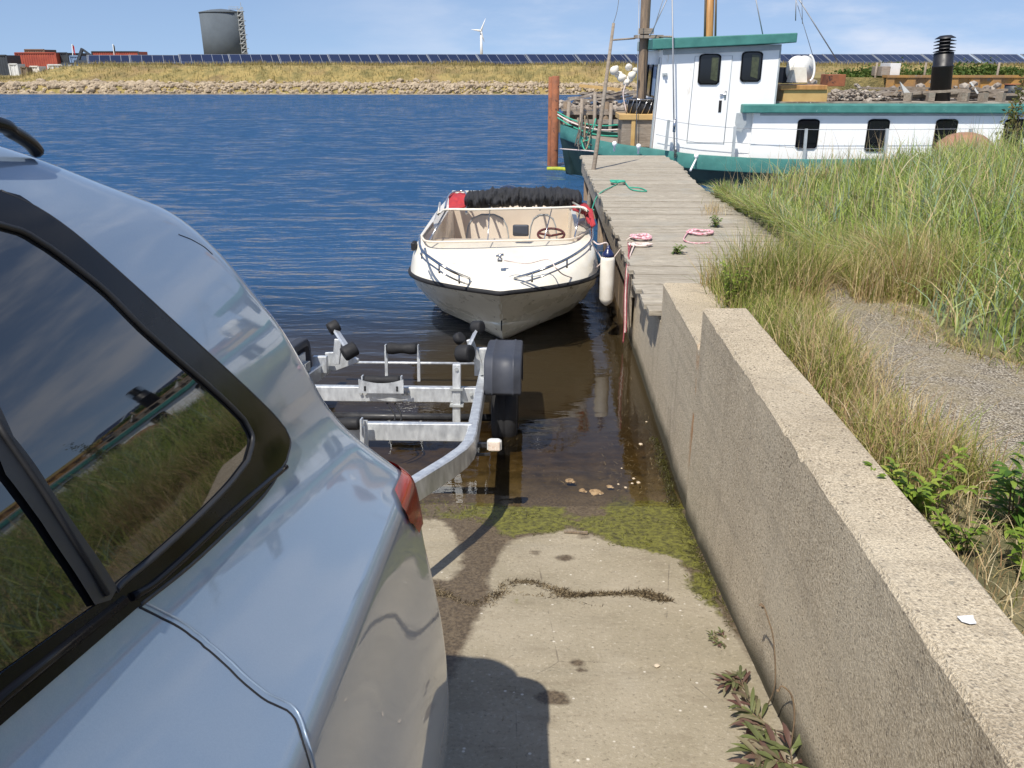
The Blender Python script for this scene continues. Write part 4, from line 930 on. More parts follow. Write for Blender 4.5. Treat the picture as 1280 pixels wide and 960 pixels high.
# wheels on the near flank (hidden far flank gets its pair too)
for sx_ in (1, -1):
    for yy in (.72, -1.85):
        xo = XC + sx_ * .905
        m = MB(); m.lathe((xo - sx_ * .10, yy, .33), (sx_, 0, 0), [(.3, -.1), (.335, -.07), (.345, 0), (.335, .08), (.31, .105), (.22, .11), (.2, .09)], 32); m.xf(ML)
        wh = m.build('wheel', M['rubber'], car)
        m = MB(); m.lathe((xo - sx_ * .10, yy, .33), (sx_, 0, 0), [(.21, .06), (.215, .10), (.2, .103), (.06, .09), (.03, .1)], 24); m.xf(ML); m.build('rim', M['wheelrim'], wh)
m = MB(); m.box((XC, -.4, .29), (1.5, 4.2, .1)); m.xf(ML); m.build('underbody', M['matt_black'], car)
m = MB(); m.beam((-.97, 1.8, .42), (-.96, 2.04, .42), .05, .05); m.tube([Vector((-.96, 2.04, .42)), Vector((-.96, 2.04, .52))], .02); m.xf(ML); m.build('tow_bar', M['matt_black'], car)

# ================================================================== boat trailer (same local frame)
def Lyy(u, v, y):
    d = rayL(u, v); return Vector((0, 0, HN)) + d * (y / d.y)
XT = -.95
tr = empty('boat_trailer', (0, 0, 0), 'empty galvanised boat trailer backed into the water behind the car', 'trailer', M=ML @ Matrix.Translation((XT, 4.6, 0)))
def tb_(m, name, mat, par=tr, **k): m.xf(ML); return m.build(name, M[mat], par, **k)
def mirx(p): return Vector((2 * XT - p[0], p[1], p[2]))
def beampath(pts, w, h):
    rows = []; N = len(pts)
    for i, p in enumerate(pts):
        t = (pts[min(i + 1, N - 1)] - pts[max(i - 1, 0)]).normalized(); s_ = Vector((t.y, -t.x, 0)).normalized() * w / 2; b = .007; sd = s_.normalized()
        rows.append([p + s_ + Vector((0, 0, h / 2 - b)), p + s_ - sd * b + Vector((0, 0, h / 2)), p - s_ + sd * b + Vector((0, 0, h / 2)), p - s_ + Vector((0, 0, h / 2 - b)), p - s_ - Vector((0, 0, h / 2)), p + s_ - Vector((0, 0, h / 2))])
    m = MB(); m.grid(rows, False, True); m.f += [tuple(range(6)), tuple(reversed(range((N - 1) * 6, N * 6)))]; m.sm += [False] * 2; return m
rp = [Vector(q) for q in ((-.9, 2.42, .45), (-.56, 3.25, .45), (-.40, 3.66, .45), (-.345, 3.83, .45), (-.322, 3.96, .45), (-.318, 4.1, .45), (-.33, 4.6, .45), (-.345, 5.2, .45), (-.36, 6.05, .45))]
tb_(beampath(rp, .055, .10), 'side_rail', 'galv'); tb_(beampath([mirx(p) for p in rp], .055, .10), 'side_rail', 'galv')
m = MB(); m.beam((XT, 2.04, .47), (XT, 2.6, .46), .07, .09); tb_(m, 'drawbar', 'galv')
m = MB(); m.lathe((XT, 2.04, .44), (0, 0, 1), [(.03, 0), (.045, .03), (.045, .09), (.02, .12)]); tb_(m, 'hitch_coupling', 'matt_black')
m = MB(); m.box((XT, 4.25, .455), (1.25, .045, .095)); tb_(m, 'cross_beam', 'galv', bevel=.004)
m = MB(); m.box((XT, 5.15, .445), (1.19, .06, .095)); tb_(m, 'cross_beam', 'galv', bevel=.004)
for s_ in (1, -1):
    m = MB()
    for (bx, by, bz_) in ((.55, 5.118, .445), (-.15, 5.118, .445), (.12, 5.118, .445)):
        m.cyl((XT + s_ * bx, by - .018, bz_ + .01), (XT + s_ * bx, by, bz_ + .01), .011, 6)
    m.xf(ML); m.split('bolt', M['galv2'], tr)
m = MB(); m.cyl((XT - .56, 6.17, .44), (XT + .56, 6.17, .44), .011, 10); tb_(m, 'cross_rod', 'galv')
m = MB(); m.cyl((XT - .72, 5.42, .22), (XT + .72, 5.42, .22), .025, 10); tb_(m, 'axle', 'matt_black')
# keel rollers: far, middle and near, each in its fork
def keelroller(y, z, x=XT, L=.2, r=.034, plate=False):
    prof = [(r * .9, 0), (r, .012), (r, .05), (r * .8, L / 2 - .01), (r * .8, L / 2 + .01), (r, L - .05), (r, L - .012), (r * .9, L)]
    m = MB(); m.lathe((x - L / 2, y, z), (1, 0, 0), prof, 20); ro = tb_(m, 'keel_roller', 'rubber')
    m = MB()
    for s_ in (-1, 1):
        xx = x + s_ * (L / 2 + .012); m.box((xx, y, z - .01), (.008, .05, .075)); m.cyl((xx - .006, y, z), (xx + .006, y, z), .016, 10)
        if not plate: m.box((xx, y + .01, z - .13), (.02, .03, .22))
    m.xf(ML); m.split('roller_fork', M['galv'], ro)
    if plate:
        n = 12; top = [(x - .14 + .28 * k / n, .0 + .026 * (2 * k / n - 1) ** 2) for k in range(n + 1)]; zb_ = z - .075
        poly = [Vector((a, y - .045, z - .012 + b)) for a, b in top] + [Vector((x + .14, y - .045, zb_)), Vector((x - .14, y - .045, zb_))]
        m = MB(); m.prism(poly, (0, .006, 0)); m.xf(ML); m.build('bracket_plate', M['galv'], ro)
        m = MB(); [m.box((x + s_ * .10, y - .0465, z - .045), (.012, .004, .03)) for s_ in (-1, 1)]; m.xf(ML); m.split('slot', M['rubber'], ro)
keelroller(5.85, .61, XT, .21, .042); keelroller(5.05, .555, XT - .0, .22, .03, True); keelroller(4.12, .53, XT - .06, .22, .034)
m = MB(); m.box((XT + .06, 4.17, .45), (.045, .01, .17)); m.box((XT - .0, 4.18, .43), (.09, .012, .12)); m.box((XT - .17, 4.18, .43), (.02, .012, .14)); m.xf(ML); m.split('roller_bracket', M['galv'], tr)
m = MB(); 
for k, (dx, dz) in enumerate(((.08, .1), (.12, .13))): m.tube(spline([(XT + .02 + k * .05, 5.08, .40), (XT + dx, 5.02, .33), (XT + dx - .02, 4.95, .27), (XT + dx - .06, 4.9, .24)], 5), .006, 6)
m.xf(ML); m.split('brake_cable', M['rubber'], tr)
# upright bar clamped to the second cross beam
t0 = Lyy(571, 455, 5.09); t1 = Lyy(571, 527, 5.09); m = MB(); m.beam(t1, t0, .05, .04, (0, 1, 0)); up = tb_(m, 'upright_bar', 'galv', bevel=.003)
m = MB(); m.box(((t0.x + t1.x) / 2, 5.09, .495), (.085, .07, .012)); m.box(((t0.x + t1.x) / 2, 5.09, .39), (.085, .07, .012)); m.cyl((t0.x, 5.06, t0.z - .03), (t0.x, 5.07, t0.z - .03), .012, 8); m.xf(ML); m.split('clamp', M['galv2'], up)
# swinging twin rollers, right and left
def rollerset(px, mirror=False):
    (u1, v1, r1), (u2, v2, r2) = px[:2]; y = 5.75
    A = Lyy(u1, v1, y + .03); B = Lyy(u2, v2, y - .12)
    if len(px) > 3: pass
    ar = MB(); ar.beam(A, B, .018, .045, (0, 1, .2)); arm = tb_(ar, 'roller_arm', 'galv')
    for P_, r_, L_ in ((A, r1, .075), (B, r2, .10)):
        ax = (B - A).normalized(); ax = Vector((ax.x * .35 + (.8 if not mirror else -.8), -.35, ax.z * .4 + (.35 if not mirror else -.1))).normalized()
        m = MB(); m.lathe(P_ - ax * L_ / 2, ax, [(r_ * .55, 0), (r_ * .93, .001), (r_, .012), (r_, L_ - .012), (r_ * .93, L_ - .001), (r_ * .5, L_)], 20); m.xf(ML); m.build('side_roller', M['rubber'], arm)
    Cc = Lyy(px[2][0], px[2][1], y); D_ = Lyy(px[2][2], px[2][3], y); m = MB(); m.beam(D_, Cc, .05, .03, (0, 1, 0)); tb_(m, 'roller_post', 'galv', bevel=.003)
rollerset([(597, 409, .046), (581, 442, .062), (587, 424, 601, 462)])
rollerset([(417, 409, .046), (437, 439, .052), (423, 424, 420, 455)], True)
A = Lyy(571, 425, 5.72); m = MB(); m.lathe(A, (.5, -.3, .4), [(.02, 0), (.04, .002), (.042, .03), (.038, .05), (.02, .052)], 16); tb_(m, 'side_roller', 'rubber')
# clamp block on right rail below the rollers
m = MB(); q = Lyy(603, 452, 5.8); m.box(q, (.11, .06, .2)); q2 = Lyy(606, 478, 5.6); m.box(q2, (.07, .08, .1)); tb_(m, 'rail_clamp', 'galv', bevel=.004)
m = MB(); q = mirx(Lyy(603, 452, 5.8)); m.box((q.x, q.y, q.z - .03), (.10, .06, .12)); m.prism([Lyy(406, 441, 5.9), Lyy(424, 440, 5.9), Lyy(448, 449, 5.9), Lyy(448, 453, 5.9), Lyy(418, 464, 5.9), Lyy(408, 462, 5.9)], (0, .03, 0)); m.xf(ML); m.split('rail_clamp', M['galv'], tr, bevel=.003)
# wheels, guards
for s_ in (1, -1):
    xw_ = XT + s_ * .752; c_ = Vector((xw_, 5.42, .31))
    cw_0 = c_; c_ = c_ + Vector((0, .05, -.06)); m = MB(); m.lathe(c_ - Vector((s_ * .075, 0, 0)), (s_, 0, 0), [(a_ * .87, b_) for a_, b_ in [(.17, -.01), (.25, .0), (.275, .02), (.28, .04), (.272, .045), (.28, .05), (.28, .08), (.272, .085), (.28, .09), (.28, .11), (.275, .13), (.25, .155), (.17, .165), (.15, .13)]], 32); w_ = tb_(m, 'wheel', 'rubber')
    m = MB(); m.lathe(c_ + Vector((s_ * .03, 0, 0)), (s_, 0, 0), [(.16, 0), (.165, .03), (.14, .035), (.05, .03), (.03, .05)], 20); m.xf(ML); m.build('rim', M['wheelrim'], w_); c_ = cw_0
    prof = [(-.35, .15), (-.352, .22), (-.345, .30), (-.32, .355), (-.27, .385), (-.15, .395), (0, .40), (.2, .402), (.29, .39), (.34, .34), (.36, .25), (.365, .1)]
    ps = spline([Vector((0, a, b)) for a, b in prof], 4); rows = []
    for k, p_ in enumerate(ps):
        t_ = (ps[min(k + 1, len(ps) - 1)] - ps[max(k - 1, 0)]).normalized(); nn = Vector((0, -t_.z, t_.y))
        if nn.dot(p_) < 0: nn = -nn
        r_ = []
        for (xx, dn) in ((-.118, -.055), (-.118, -.012), (-.108, 0), (-.075, 0), (-.07, .006), (-.062, .006), (-.058, 0), (.058, 0), (.062, .006), (.07, .006), (.075, 0), (.108, 0), (.118, -.012), (.118, -.055)):
            r_.append(c_ + Vector((xx, 0, 0)) + p_ + nn * dn)
        rows.append(r_)
    m = MB(); m.grid(rows, True); g_ = tb_(m, 'mudguard', 'blackplastic')
    so_ = g_.modifiers.new('thick', 'SOLIDIFY'); so_.thickness = .004
    m = MB(); m.box((xw_ - s_ * .125, 5.42, .52), (.012, .3, .22)); tb_(m, 'guard_bracket', 'galv')
    m = MB(); m.box((xw_ - s_ * .14, 5.5, .54), (.05, .12, .06)); tb_(m, 'suspension_arm', 'galv2')
# lamp on its arm by the bend
la = Lz(590, 556, .42); lb_ = Lz(612, 556, .42)
m = MB(); m.beam(la, lb_, .03, .02); m.beam(la - Vector((0, 0, .055)), lb_ - Vector((0, 0, .05)), .02, .01); m.box((la.x + .01, la.y, la.z - .03), (.015, .05, .08)); m.xf(ML); arm = m.split('lamp_arm', M['matt_black'], tr)
m = MB(); m.bbox((lb_.x + .025, lb_.y, lb_.z), (.075, .05, .062), .010); lp = tb_(m, 'side_lamp', 'whitebox')
m = MB(); m.bbox((lb_.x + .025, lb_.y - .028, lb_.z), (.06, .008, .048), .003); m.xf(ML); m.build('lens', M['lens'], lp)

# ================================================================== motorboat
XB = -.28
mo = empty('motorboat', (XB, 8.4, 0), 'small cream open motorboat moored bow first beside the jetty', 'motorboat')
ty = np.linspace(0, 1, 30)
rail = [Vector((XB - .05, 6.37, .60))] ; keel = []; chine = []; chl = []
NS = 30; YT = 10.4
st_ = [0, .012, .03, .055, .085, .12, .16, .2, .25, .3, .36, .42, .48, .55, .62, .7, .78, .86, .93, 1]
def rail_pt(t):
    y = 6.37 + (YT - 6.37) * t; d_ = y - 6.37; w_ = .855 * (1 - max(0, 1 - d_ / 1.15) ** 2.6); w_ -= .07 * max(0, (y - 8.6) / 1.8) ** 2
    return y, w_, .60 - .06 * min(1, d_ / 1.2) 
def chine_pt(t):
    y = 6.78 + (YT - 6.78) * t; d_ = y - 6.78; w_ = .66 * (1 - max(0, 1 - d_ / 1.35) ** 2.3); return y, w_, .23 - .22 * min(1, d_ / 1.3)
def keel_pt(t):
    y = 6.74 + (YT - 6.74) * t; 
    s_ = spline([(0, 6.74, .22), (0, 7.0, .02), (0, 7.4, -.1), (0, 8.3, -.17), (0, YT, -.2)], 10); q = s_[min(int(t * (len(s_) - 1) + .5), len(s_) - 1)]
    return q.y, 0, q.z
def stem(f): return Vector((0, 6.37 + .37 * f, .60 - .38 * f))
rows = []
for side in (-1, 1):
    rows = []
    for t in st_:
        ry, rw, rz_ = rail_pt(t); cy, cw_, cz = chine_pt(t); ky, kw, kz = keel_pt(t)
        Rp = Vector((XB + side * rw, ry, rz_)); Cp = Vector((XB + side * cw_, cy, cz)); Kp = Vector((XB, ky, kz))
        row = []
        for f in (0, .33, .34, .66, .67, 1):
            p_ = Rp.lerp(Cp, f); 
            bul = .06 * sin(f * pi) * min(1, t * 6); p_ += Vector((side * bul, 0, 0))
            if f in (.34, .67): p_ -= Vector((side * .018, 0, .004))
            row.append(p_)
        for f in (.03, .5, .97, 1): row.append(Cp.lerp(Kp, f))
        rows.append(row)
    if side == -1: L_ = rows
m = MB(); m.grid(L_, True); m.grid(rows, True)
tr_ = [p for p in L_[-1]] + [p for p in reversed(rows[-1])]; m.add(tr_, [tuple(range(len(tr_)))])
hull = m.build('hull', M['gelgrey'], mo, auto=28)
pr = [Vector((XB - rail_pt(t)[1], rail_pt(t)[0], rail_pt(t)[2])) for t in reversed(st_)] + [Vector((XB + rail_pt(t)[1], rail_pt(t)[0], rail_pt(t)[2])) for t in st_[1:]]
MB().tube(spline(pr, 3), .02, 8).build('rub_rail', M['rubber'], mo)
# deck: topside band, crowned foredeck, side decks, cockpit well
def top_z(t): 
    y = rail_pt(t)[0]; d_ = y - 6.37; return .615 + .20 * (min(1, d_ / 1.15)) ** .8
YD = 7.42
def deckrow(t):
    y, w_, z = rail_pt(t); z2 = top_z(t); ins = min(.07, w_ * .5); r_ = [Vector((-w_, y, z + .012)), Vector((-w_ + ins * .35, y + .02, z + (z2 - z) * .55)), Vector((-w_ + ins, y + .04, z2))]
    wi = w_ - ins
    return r_, wi, z2, y
rows = []
for t in st_:
    r_, wi, z2, y = deckrow(t)
    if y > YD: break
    mid = [Vector((-wi * (1 - 2 * k / 12), y + .04, z2 + .035 * (1 - (2 * k / 12 - 1) ** 2) * min(1, t * 8))) for k in range(1, 12)]
    row = r_ + mid + [Vector((-p.x, p.y, p.z)) for p in reversed(r_)]
    rows.append([p + Vector((XB, 0, 0)) for p in row]); tl_ = t
m = MB(); m.grid(rows, True); m.build('foredeck', M['gel'], mo)
for side in (-1, 1):
    rows = []
    for t in [q for q in st_ if q >= tl_]:
        y, w_, z = rail_pt(t); z2 = top_z(t) + .0; ins = .07
        rows.append([Vector((XB + side * a, y + .04 * (a < w_), b)) for a, b in ((w_, z + .012), (w_ - ins * .35, z + (z2 - z) * .55), (w_ - ins, z2), (w_ - .20, z2 + .01), (w_ - .21, z2 - .02), (w_ - .22, .39))])
    m = MB(); m.grid(rows, True); m.build('side_deck', M['gel'], mo, auto=40)
m = MB(); m.box((XB, 8.95, .38), (1.15, 2.9, .03)); m.build('cockpit_floor', M['beige'], mo)
yb = rail_pt(tl_)[0] + .04
m = MB(); m.box((XB, yb + .02, .63), (1.24, .03, .38)); m.build('dashboard', M['beige'], mo)
m = MB(); m.box((XB, YT - .03, .5), (1.5, .05, .66)); m.build('transom_board', M['gel'], mo)
m = MB(); m.box((XB, 9.3, .66), (1.28, .05, .52)); m.box((XB, 9.32, .93), (1.3, .12, .03)); m.build('rear_bulkhead', M['beige'], mo, bevel=.01)
# windscreen: base curve and top rim
wb_ = spline([Pz(527, 296, .83), Pz(536, 302, .84), Pz(580, 302, .855), Pz(630, 301, .86), Pz(680, 300, .855), Pz(718, 298, .84), Pz(738, 286, .83)], 5)
wt_ = [None] * len(wb_); tp_ = spline([Pz(548, 268, 1.06), Pz(558, 262, 1.07), Pz(595, 262, 1.08), Pz(640, 261, 1.08), Pz(690, 260, 1.08), Pz(726, 259, 1.07), Pz(735, 264, 1.06)], 5)
# side wings sweep aft
sl = [Vector((XB - .73, 8.15, .83))]; sr = [Vector((XB + .70, 8.2, .83))]; sl2 = [Vector((XB - .66, 8.2, 1.02))]; sr2 = [Vector((XB + .64, 8.25, 1.02))]
m = MB(); m.grid([sl + wb_ + sr, sl2 + tp_ + sr2], True); ws = m.build('windscreen', M['acrylic'], mo)
m = MB(); m.tube(sl2 + tp_ + sr2, .011, 8); m.build('screen_rim', M['gel'], ws)
m = MB(); m.tube(sl + wb_ + sr, .010, 8); m.build('base_strip', M['beige'], ws)
m = MB(); m.tube([wb_[5], tp_[5]], .008, 6); m.tube([wb_[-6], tp_[-6]], .008, 6); m.tube([wb_[13], tp_[12]], .005, 6); m.tube([wb_[20], tp_[20]], .005, 6); m.split('screen_strut', M['chrome'], ws)
# bow grab rails
for pts in ([(524, 294), (527, 312), (545, 327), (565, 339), (587, 348)], [(740, 285), (738, 302), (715, 320), (680, 336), (643, 348)]):
    pp_ = []; 
    for k, (u, v) in enumerate(pts): pp_.append(Pz(u, v, (.90, .875, .84, .78, .675)[k]))
    m = MB(); c2 = spline(pp_, 5); m.tube(c2, .011, 8)
    m.tube([q - Vector((0, 0, .055 + .0 * i)) for i, q in enumerate(c2[4:])], .007, 6)
    for k in (5, 11, 17, 20): m.tube([c2[k], c2[k] - Vector((0, 0, .075))], .008, 6)
    m.build('grab_rail', M['chrome'], mo)
for pts in ([(583, 267), (584, 259), (590, 255), (609, 255), (613, 262)], [(675, 262), (677, 254), (684, 252), (710, 253), (713, 262)]):
    m = MB(); m.tube(spline([Pz(u, v, 1.0) for u, v in pts], 4), .011, 8); m.build('handrail', M['chrome'], mo)
m = MB(); cl = Pz(625, 325, .80); m.bbox(cl, (.04, .05, .03), .006); m.cyl(cl + Vector((-.03, 0, .03)), cl + Vector((.03, .0, .045)), .01, 8); m.cyl(cl, cl + Vector((0, 0, .05)), .012, 8); m.build('bow_cleat', M['chrome'], mo)
m = MB(); q = keel_pt(0); m.tube([Vector((XB, 6.72, .27)), Vector((XB, 6.69, .26)), Vector((XB, 6.68, .22)), Vector((XB, 6.71, .19))], .006, 6); m.build('bow_eye', M['rubber'], mo)
# seats, wheel, instrument
for (u0, u1, lab) in ((581, 629, 0), (664, 695, 1)):
    a = Pz(u0, 297, .78); b = Pz(u1, 297, .78); w_ = (b.x - a.x) * 1.18; cx = (a.x + b.x) / 2; yy = 8.25; zb_ = .49
    prof = [(-.5, 0), (-.5, .2), (-.46, .3), (-.36, .38), (-.15, .42), (.15, .42), (.36, .38), (.46, .3), (.5, .2), (.5, 0)]
    m = MB(); m.prism([Vector((cx + p_[0] * w_, yy + p_[1] * .15, zb_ + p_[1] * .95)) for p_ in prof], (0, .07, 0)); seat = m.build('seat_back', M['beige'], mo, bevel=.014)
    m = MB(); m.tube([Vector((cx + p_[0] * w_, yy + p_[1] * .15 - .003, zb_ + p_[1] * .95)) for p_ in prof], .006, 6); m.build('piping', M['greypaint'], seat)
    m = MB(); m.bbox((cx, yy - .22, .42), (w_ * .95, .42, .12), .03); m.build('seat_cushion', M['beige'], mo)
q = Pz(651, 288, .93); m = MB(); m.bbox((q.x, q.y, q.z), (.14, .035, .10), .01); di = m.build('instrument_display', M['blackplastic'], mo)
q = Pz(689, 293, .86); m = MB(); m.tube([Vector((q.x + .12 * cos(a), q.y + .05 + .10 * sin(a), q.z - .01 + .035 * sin(a))) for a in np.linspace(0, 2 * pi, 25)], .011, 8); m.tube([q + Vector((-.11, .05, 0)), q + Vector((0, .04, -.02)), q + Vector((.11, .05, 0))], .012, 6); m.build('steering_wheel', simple('dark_red_brown_wheel_rim', (.2, .05, .04), (.08, .03, .03), 20, .5), mo)
# folded canopy at the back, outboard cowl, red covers
m = MB(); rows = []
c0 = Pz(580, 251, 1.02); c1 = Pz(728, 249, 1.02)
for k in range(150):
    t = k / 149; ctr = c0.lerp(c1, t); ctr.z += .03 * sin(t * pi) ; r_ = []
    for a_ in range(18):
        an = 2 * pi * a_ / 18; pl = 1 + .055 * sin(k * 1.1 + 3.4 * noise.noise(Vector((k * .11, an * .7, 5))) + 1.5 * sin(an)) * (.4 + abs(noise.noise(Vector((k * .13, 1, 9)))) * 2) + .34 * noise.noise(Vector((k * .17 + an * .5, an * 1.3, 2))) + .2 * noise.noise(Vector((k * .5 - an, an * 2.3, 7)))
        en = min(1, (min(t, 1 - t) / .04)) ** .5
        r_.append(ctr + Vector((0, .17 * cos(an) * pl * en, .088 * sin(an) * pl * en)))
    rows.append(r_)
m.grid(rows, True, True); m.build('folded_canopy', M['canvas'], mo)
q = Py(635, 240, 10.5); m = MB(); m.lathe((q.x, q.y + .1, q.z - .42), (0, -.1, 1), [(.12, 0), (.15, .1), (.155, .3), (.14, .42), (.09, .48), (.02, .50)], 20); ob = m.build('outboard_cowl', M['cowl'], mo)
m = MB(); m.beam((q.x, YT + .15, -.4), (q.x, YT + .15, .62), .12, .10, (1, 0, 0)); m.build('outboard_leg', M['cowl'], mo)
def cloth(name, pts, seed, th=.02):
    pts = [Vector(p) for p in pts]; c = sum(pts, Vector()) / len(pts); rows = []
    for k in range(7):
        f = k / 6; rows.append([c.lerp(p, f) + Vector((0, -.05 * (1 - f * f) + .018 * noise.noise(p * 30 * f + Vector((seed, 0, 0))), .02 * noise.noise(p * 22 * f + Vector((0, seed, 0))))) for p in dens3(pts)])
    m = MB(); m.grid(rows, True, True); return m
def dens3(P):
    o = []
    for i in range(len(P)):
        for k in range(4): o.append(P[i].lerp(P[(i + 1) % len(P)], k / 4))
    return o
c_ = cloth('x', [Pz(u, v, .98) for u, v in ((561, 244), (568, 240), (582, 242), (584, 250), (582, 258), (572, 262), (561, 261))], 1)
c_.build('red_cover', M['redcloth'], mo).modifiers.new('s', 'SOLIDIFY').thickness = .012
m = MB(); m.tube(spline([Pz(u, v, 1.0) for u, v in ((556, 262), (560, 246), (567, 240), (580, 239), (584, 246))], 4), .010, 8); m.build('canopy_bow', M['chrome'], mo)
c_ = cloth('x', [Pz(u, v, .98) for u, v in ((714, 258), (720, 254), (732, 254), (741, 262), (744, 280), (739, 284), (734, 268), (716, 262))], 4)
c_.build('red_cover', M['redcloth'], mo).modifiers.new('s', 'SOLIDIFY').thickness = .012
m = MB(); q = Pz(519, 307, .78); m.bbox((q.x - .01, q.y, q.z), (.04, .12, .07), .008); m.build('side_lamp', M['rubber'], mo)

# ================================================================== ropes and fender between boat and jetty
f0 = Vector((.62, 7.05, .34)); 
fe = empty('boat_fender', f0, 'white cylindrical fender with navy end hanging between motorboat and jetty', 'fender')
m = MB(); m.lathe(f0, (.0, .03, 1), [(.012, -.02), (.03, -.005), (.052, .015), (.062, .045), (.063, .2), (.062, .38), (.055, .41)], 22); m.build('body', M['fender'], fe)
m = MB(); m.lathe(f0 + Vector((0, .012, .405)), (0, .03, 1), [(.056, 0), (.05, .03), (.032, .055), (.015, .075), (.012, .1)], 18); m.build('end_cap', M['navy'], fe)
m = MB(); m.tube(spline([f0 + Vector((0, .015, .49)), f0 + Vector((-.02, 0, .53)), f0 + Vector((-.09, -.02, .52)), Pz(740, 300, .85)], 5), .007, 6); m.build('hanging_loop', M['rope_w'], fe)
def rope(name, pts, r, mat, label, cat='rope', group=None, n=6):
    m = MB(); c = spline(pts, n); m.tube(c, r, 7); return tag(m.build(name, M[mat], None), label, cat, group)
cl = Pz(625, 325, .83)
rope('bow_rope', [cl + Vector((.03, -.01, 0)), Pz(640, 327, .81), Pz(660, 329, .80), Pz(685, 324, .82), Pz(695, 335, .80), Pz(706, 344, .68), Pz(728, 349, .55), Pz(745, 343, .5), Pz(762, 328, .55), Pz(775, 312, .66), Pz(786, 298, .78), Pz(800, 295, .78)], .005, 'rope_w', 'thin white and pink mooring rope slung from the bow cleat to the jetty')
rope('bow_rope', [Pz(740, 305, .82), Pz(752, 325, .7), Pz(745, 335, .62), Pz(735, 344, .52), Pz(728, 354, .42)], .006, 'rope_w', 'short white rope end dangling beside the fender')
def coil(c, rx, ry, turns, r, mat, name, label, seed=0, z=.012):
    rr = random.Random(seed); pts = []
    for k in range(int(turns * 10)):
        a = 2 * pi * k / 10; q = .55 + .45 * rr.random(); pts.append(Vector(c) + Vector((rx * q * cos(a), ry * q * sin(a), z + .012 * rr.random())))
    return rope(name, pts, r, mat, label, n=4)
q = Pz(875, 292, .765); coil(q, .13, .12, 4.4, .008, 'rope_p', 'rope_coil', 'pink and white rope coil lying on the jetty beside a weed', 3)
rope('rope_tail', [q + Vector((-.12, 0, .012)), Pz(855, 300, .775), Pz(870, 304, .775), Pz(888, 303, .775)], .006, 'rope_p', 'loose end of pink rope trailing from the coil')
q = Pz(801, 299, .765); coil(q, .10, .11, 4, .010, 'rope_p', 'rope_coil', 'red and white rope coil at the jetty edge', 5, .02)
q = Pz(800, 308, .765); coil(q, .13, .05, 2.2, .009, 'rope_w', 'rope_coil', 'pale rope loops beside the red coil at the jetty edge', 8)
for k, (u, mat) in enumerate(((783, 'rope_r'), (788, 'rope_w'), (779, 'rope_r'))):
    rope('hanging_rope', [Pz(u + 6, 303, .79), Vector((.775, 6.95 - k * .07, .74)), Vector((.76, 6.9 - k * .08, .5)), Vector((.765, 6.84 - k * .08, .2)), Vector((.76, 6.82 - k * .07, .05 + k * .12))], .006, mat, ['red pink rope hanging down the jetty side nearest the fender', 'white rope hanging down the jetty side among the red ones', 'second red rope hanging down the jetty side'][k])
q = Pz(772, 230, .765); coil(q, .12, .10, 3, .010, 'rope_g', 'rope_knot', 'tangled green rope knot on the jetty', 11, .03)
rope('green_rope', [q + Vector((.1, 0, .02)), Pz(790, 237, .775), Pz(808, 239, .775), Pz(800, 235, .775), Pz(785, 234, .775)], .008, 'rope_g', 'green rope end stretched across the jetty planks')
rope('green_rope', [q, Pz(752, 240, .775), Pz(744, 250, .70), Vector((.6, 9.2, .74)), Pz(742, 262, .86)], .007, 'rope_g', 'green rope running from the jetty knot down to the motorboat')
# leaning pole and iron hooks
a = Pz(737, 246, .35); b = Py(767, 29, a.y + .25); po = empty('leaning_pole', a, 'long grey weathered pole leaning beside the jetty', 'pole')
m = MB(); m.tube([a - Vector((.06, 0, 1.2)), a, a.lerp(b, .5) + Vector((.01, 0, 0)), b], [.037, .036, .031, .022], 10); m.build('shaft', M['oldwood'], po)
rope('pole_line', [b, Py(772, 10, a.y + .5), Py(777, -30, a.y + 1)], .004, 'rope_d', 'dark thin line rising from the tip of the leaning pole', 'line')
# ================================================================== white converted ship at the jetty end
sh = empty('wooden_ship', (6, 18.6, 0), 'large white and teal wooden ship with wheelhouse and long deckhouse lying beyond the jetty', 'ship')
SY = 17.0
gt_ = [(722, 163), (735, 171), (752, 176), (780, 181), (817, 186), (860, 192), (895, 195), (980, 199), (1100, 199), (1280, 197), (1500, 194)]
yn = [18.3, 17.9, 17.5, 17.25, 17.1, 17.0, 16.95, 16.9, 16.9, 16.95, 17.1]
top = spline([Py(u, v, y) for (u, v), y in zip(gt_, yn)], 5); N_ = len(top); YCn = 18.9
bowp = Vector((top[0].x - .35, YCn, top[0].z + .08))
near = [bowp, bowp.lerp(top[0], .5) + Vector((-.05, 0, .02))] + top
def ring(dy, dz, tuck=0):
    return [Vector((p.x + (.25 * (1 - i / 8) * tuck if i < 8 else 0), p.y + (dy if i > 0 else 0) + tuck * .35 * (1 if i > 1 else 0), p.z + dz)) for i, p in enumerate(near)]
m = MB(); g0 = ring(0, 0); g1 = ring(0.0, -.28); g2 = ring(.06, -.30, .1); g3 = [Vector((p.x, p.y, -.5)) for p in ring(.2, -.3, 1)]
rows = [ring(.09, .0), ring(.0, .0), ring(-.03, -.12), ring(0, -.27), ring(.06, -.29)]
m.grid(rows, True); m.xf(Matrix.Identity(4))
mirr = lambda rows: [[Vector((p.x, 2 * YCn - p.y, p.z)) for p in r] for r in rows]
m.grid(mirr(rows), True); m.build('bulwark', M['teal'], sh, auto=30)
m = MB(); rows = [ring(.05, -.28), ring(.06, -.5, .2), [Vector((p.x, p.y, -.6)) for p in ring(.2, -.3, 1)]]; m.grid(rows, True); m.grid(mirr(rows), True); m.build('hull', M['darkhull'], sh)
m = MB(); m.grid([[p - Vector((0, 0, .12)) for p in near], [Vector((p.x, 2 * YCn - p.y, p.z - .12)) for p in near]], True); m.build('deck', M['oldwood'], sh)
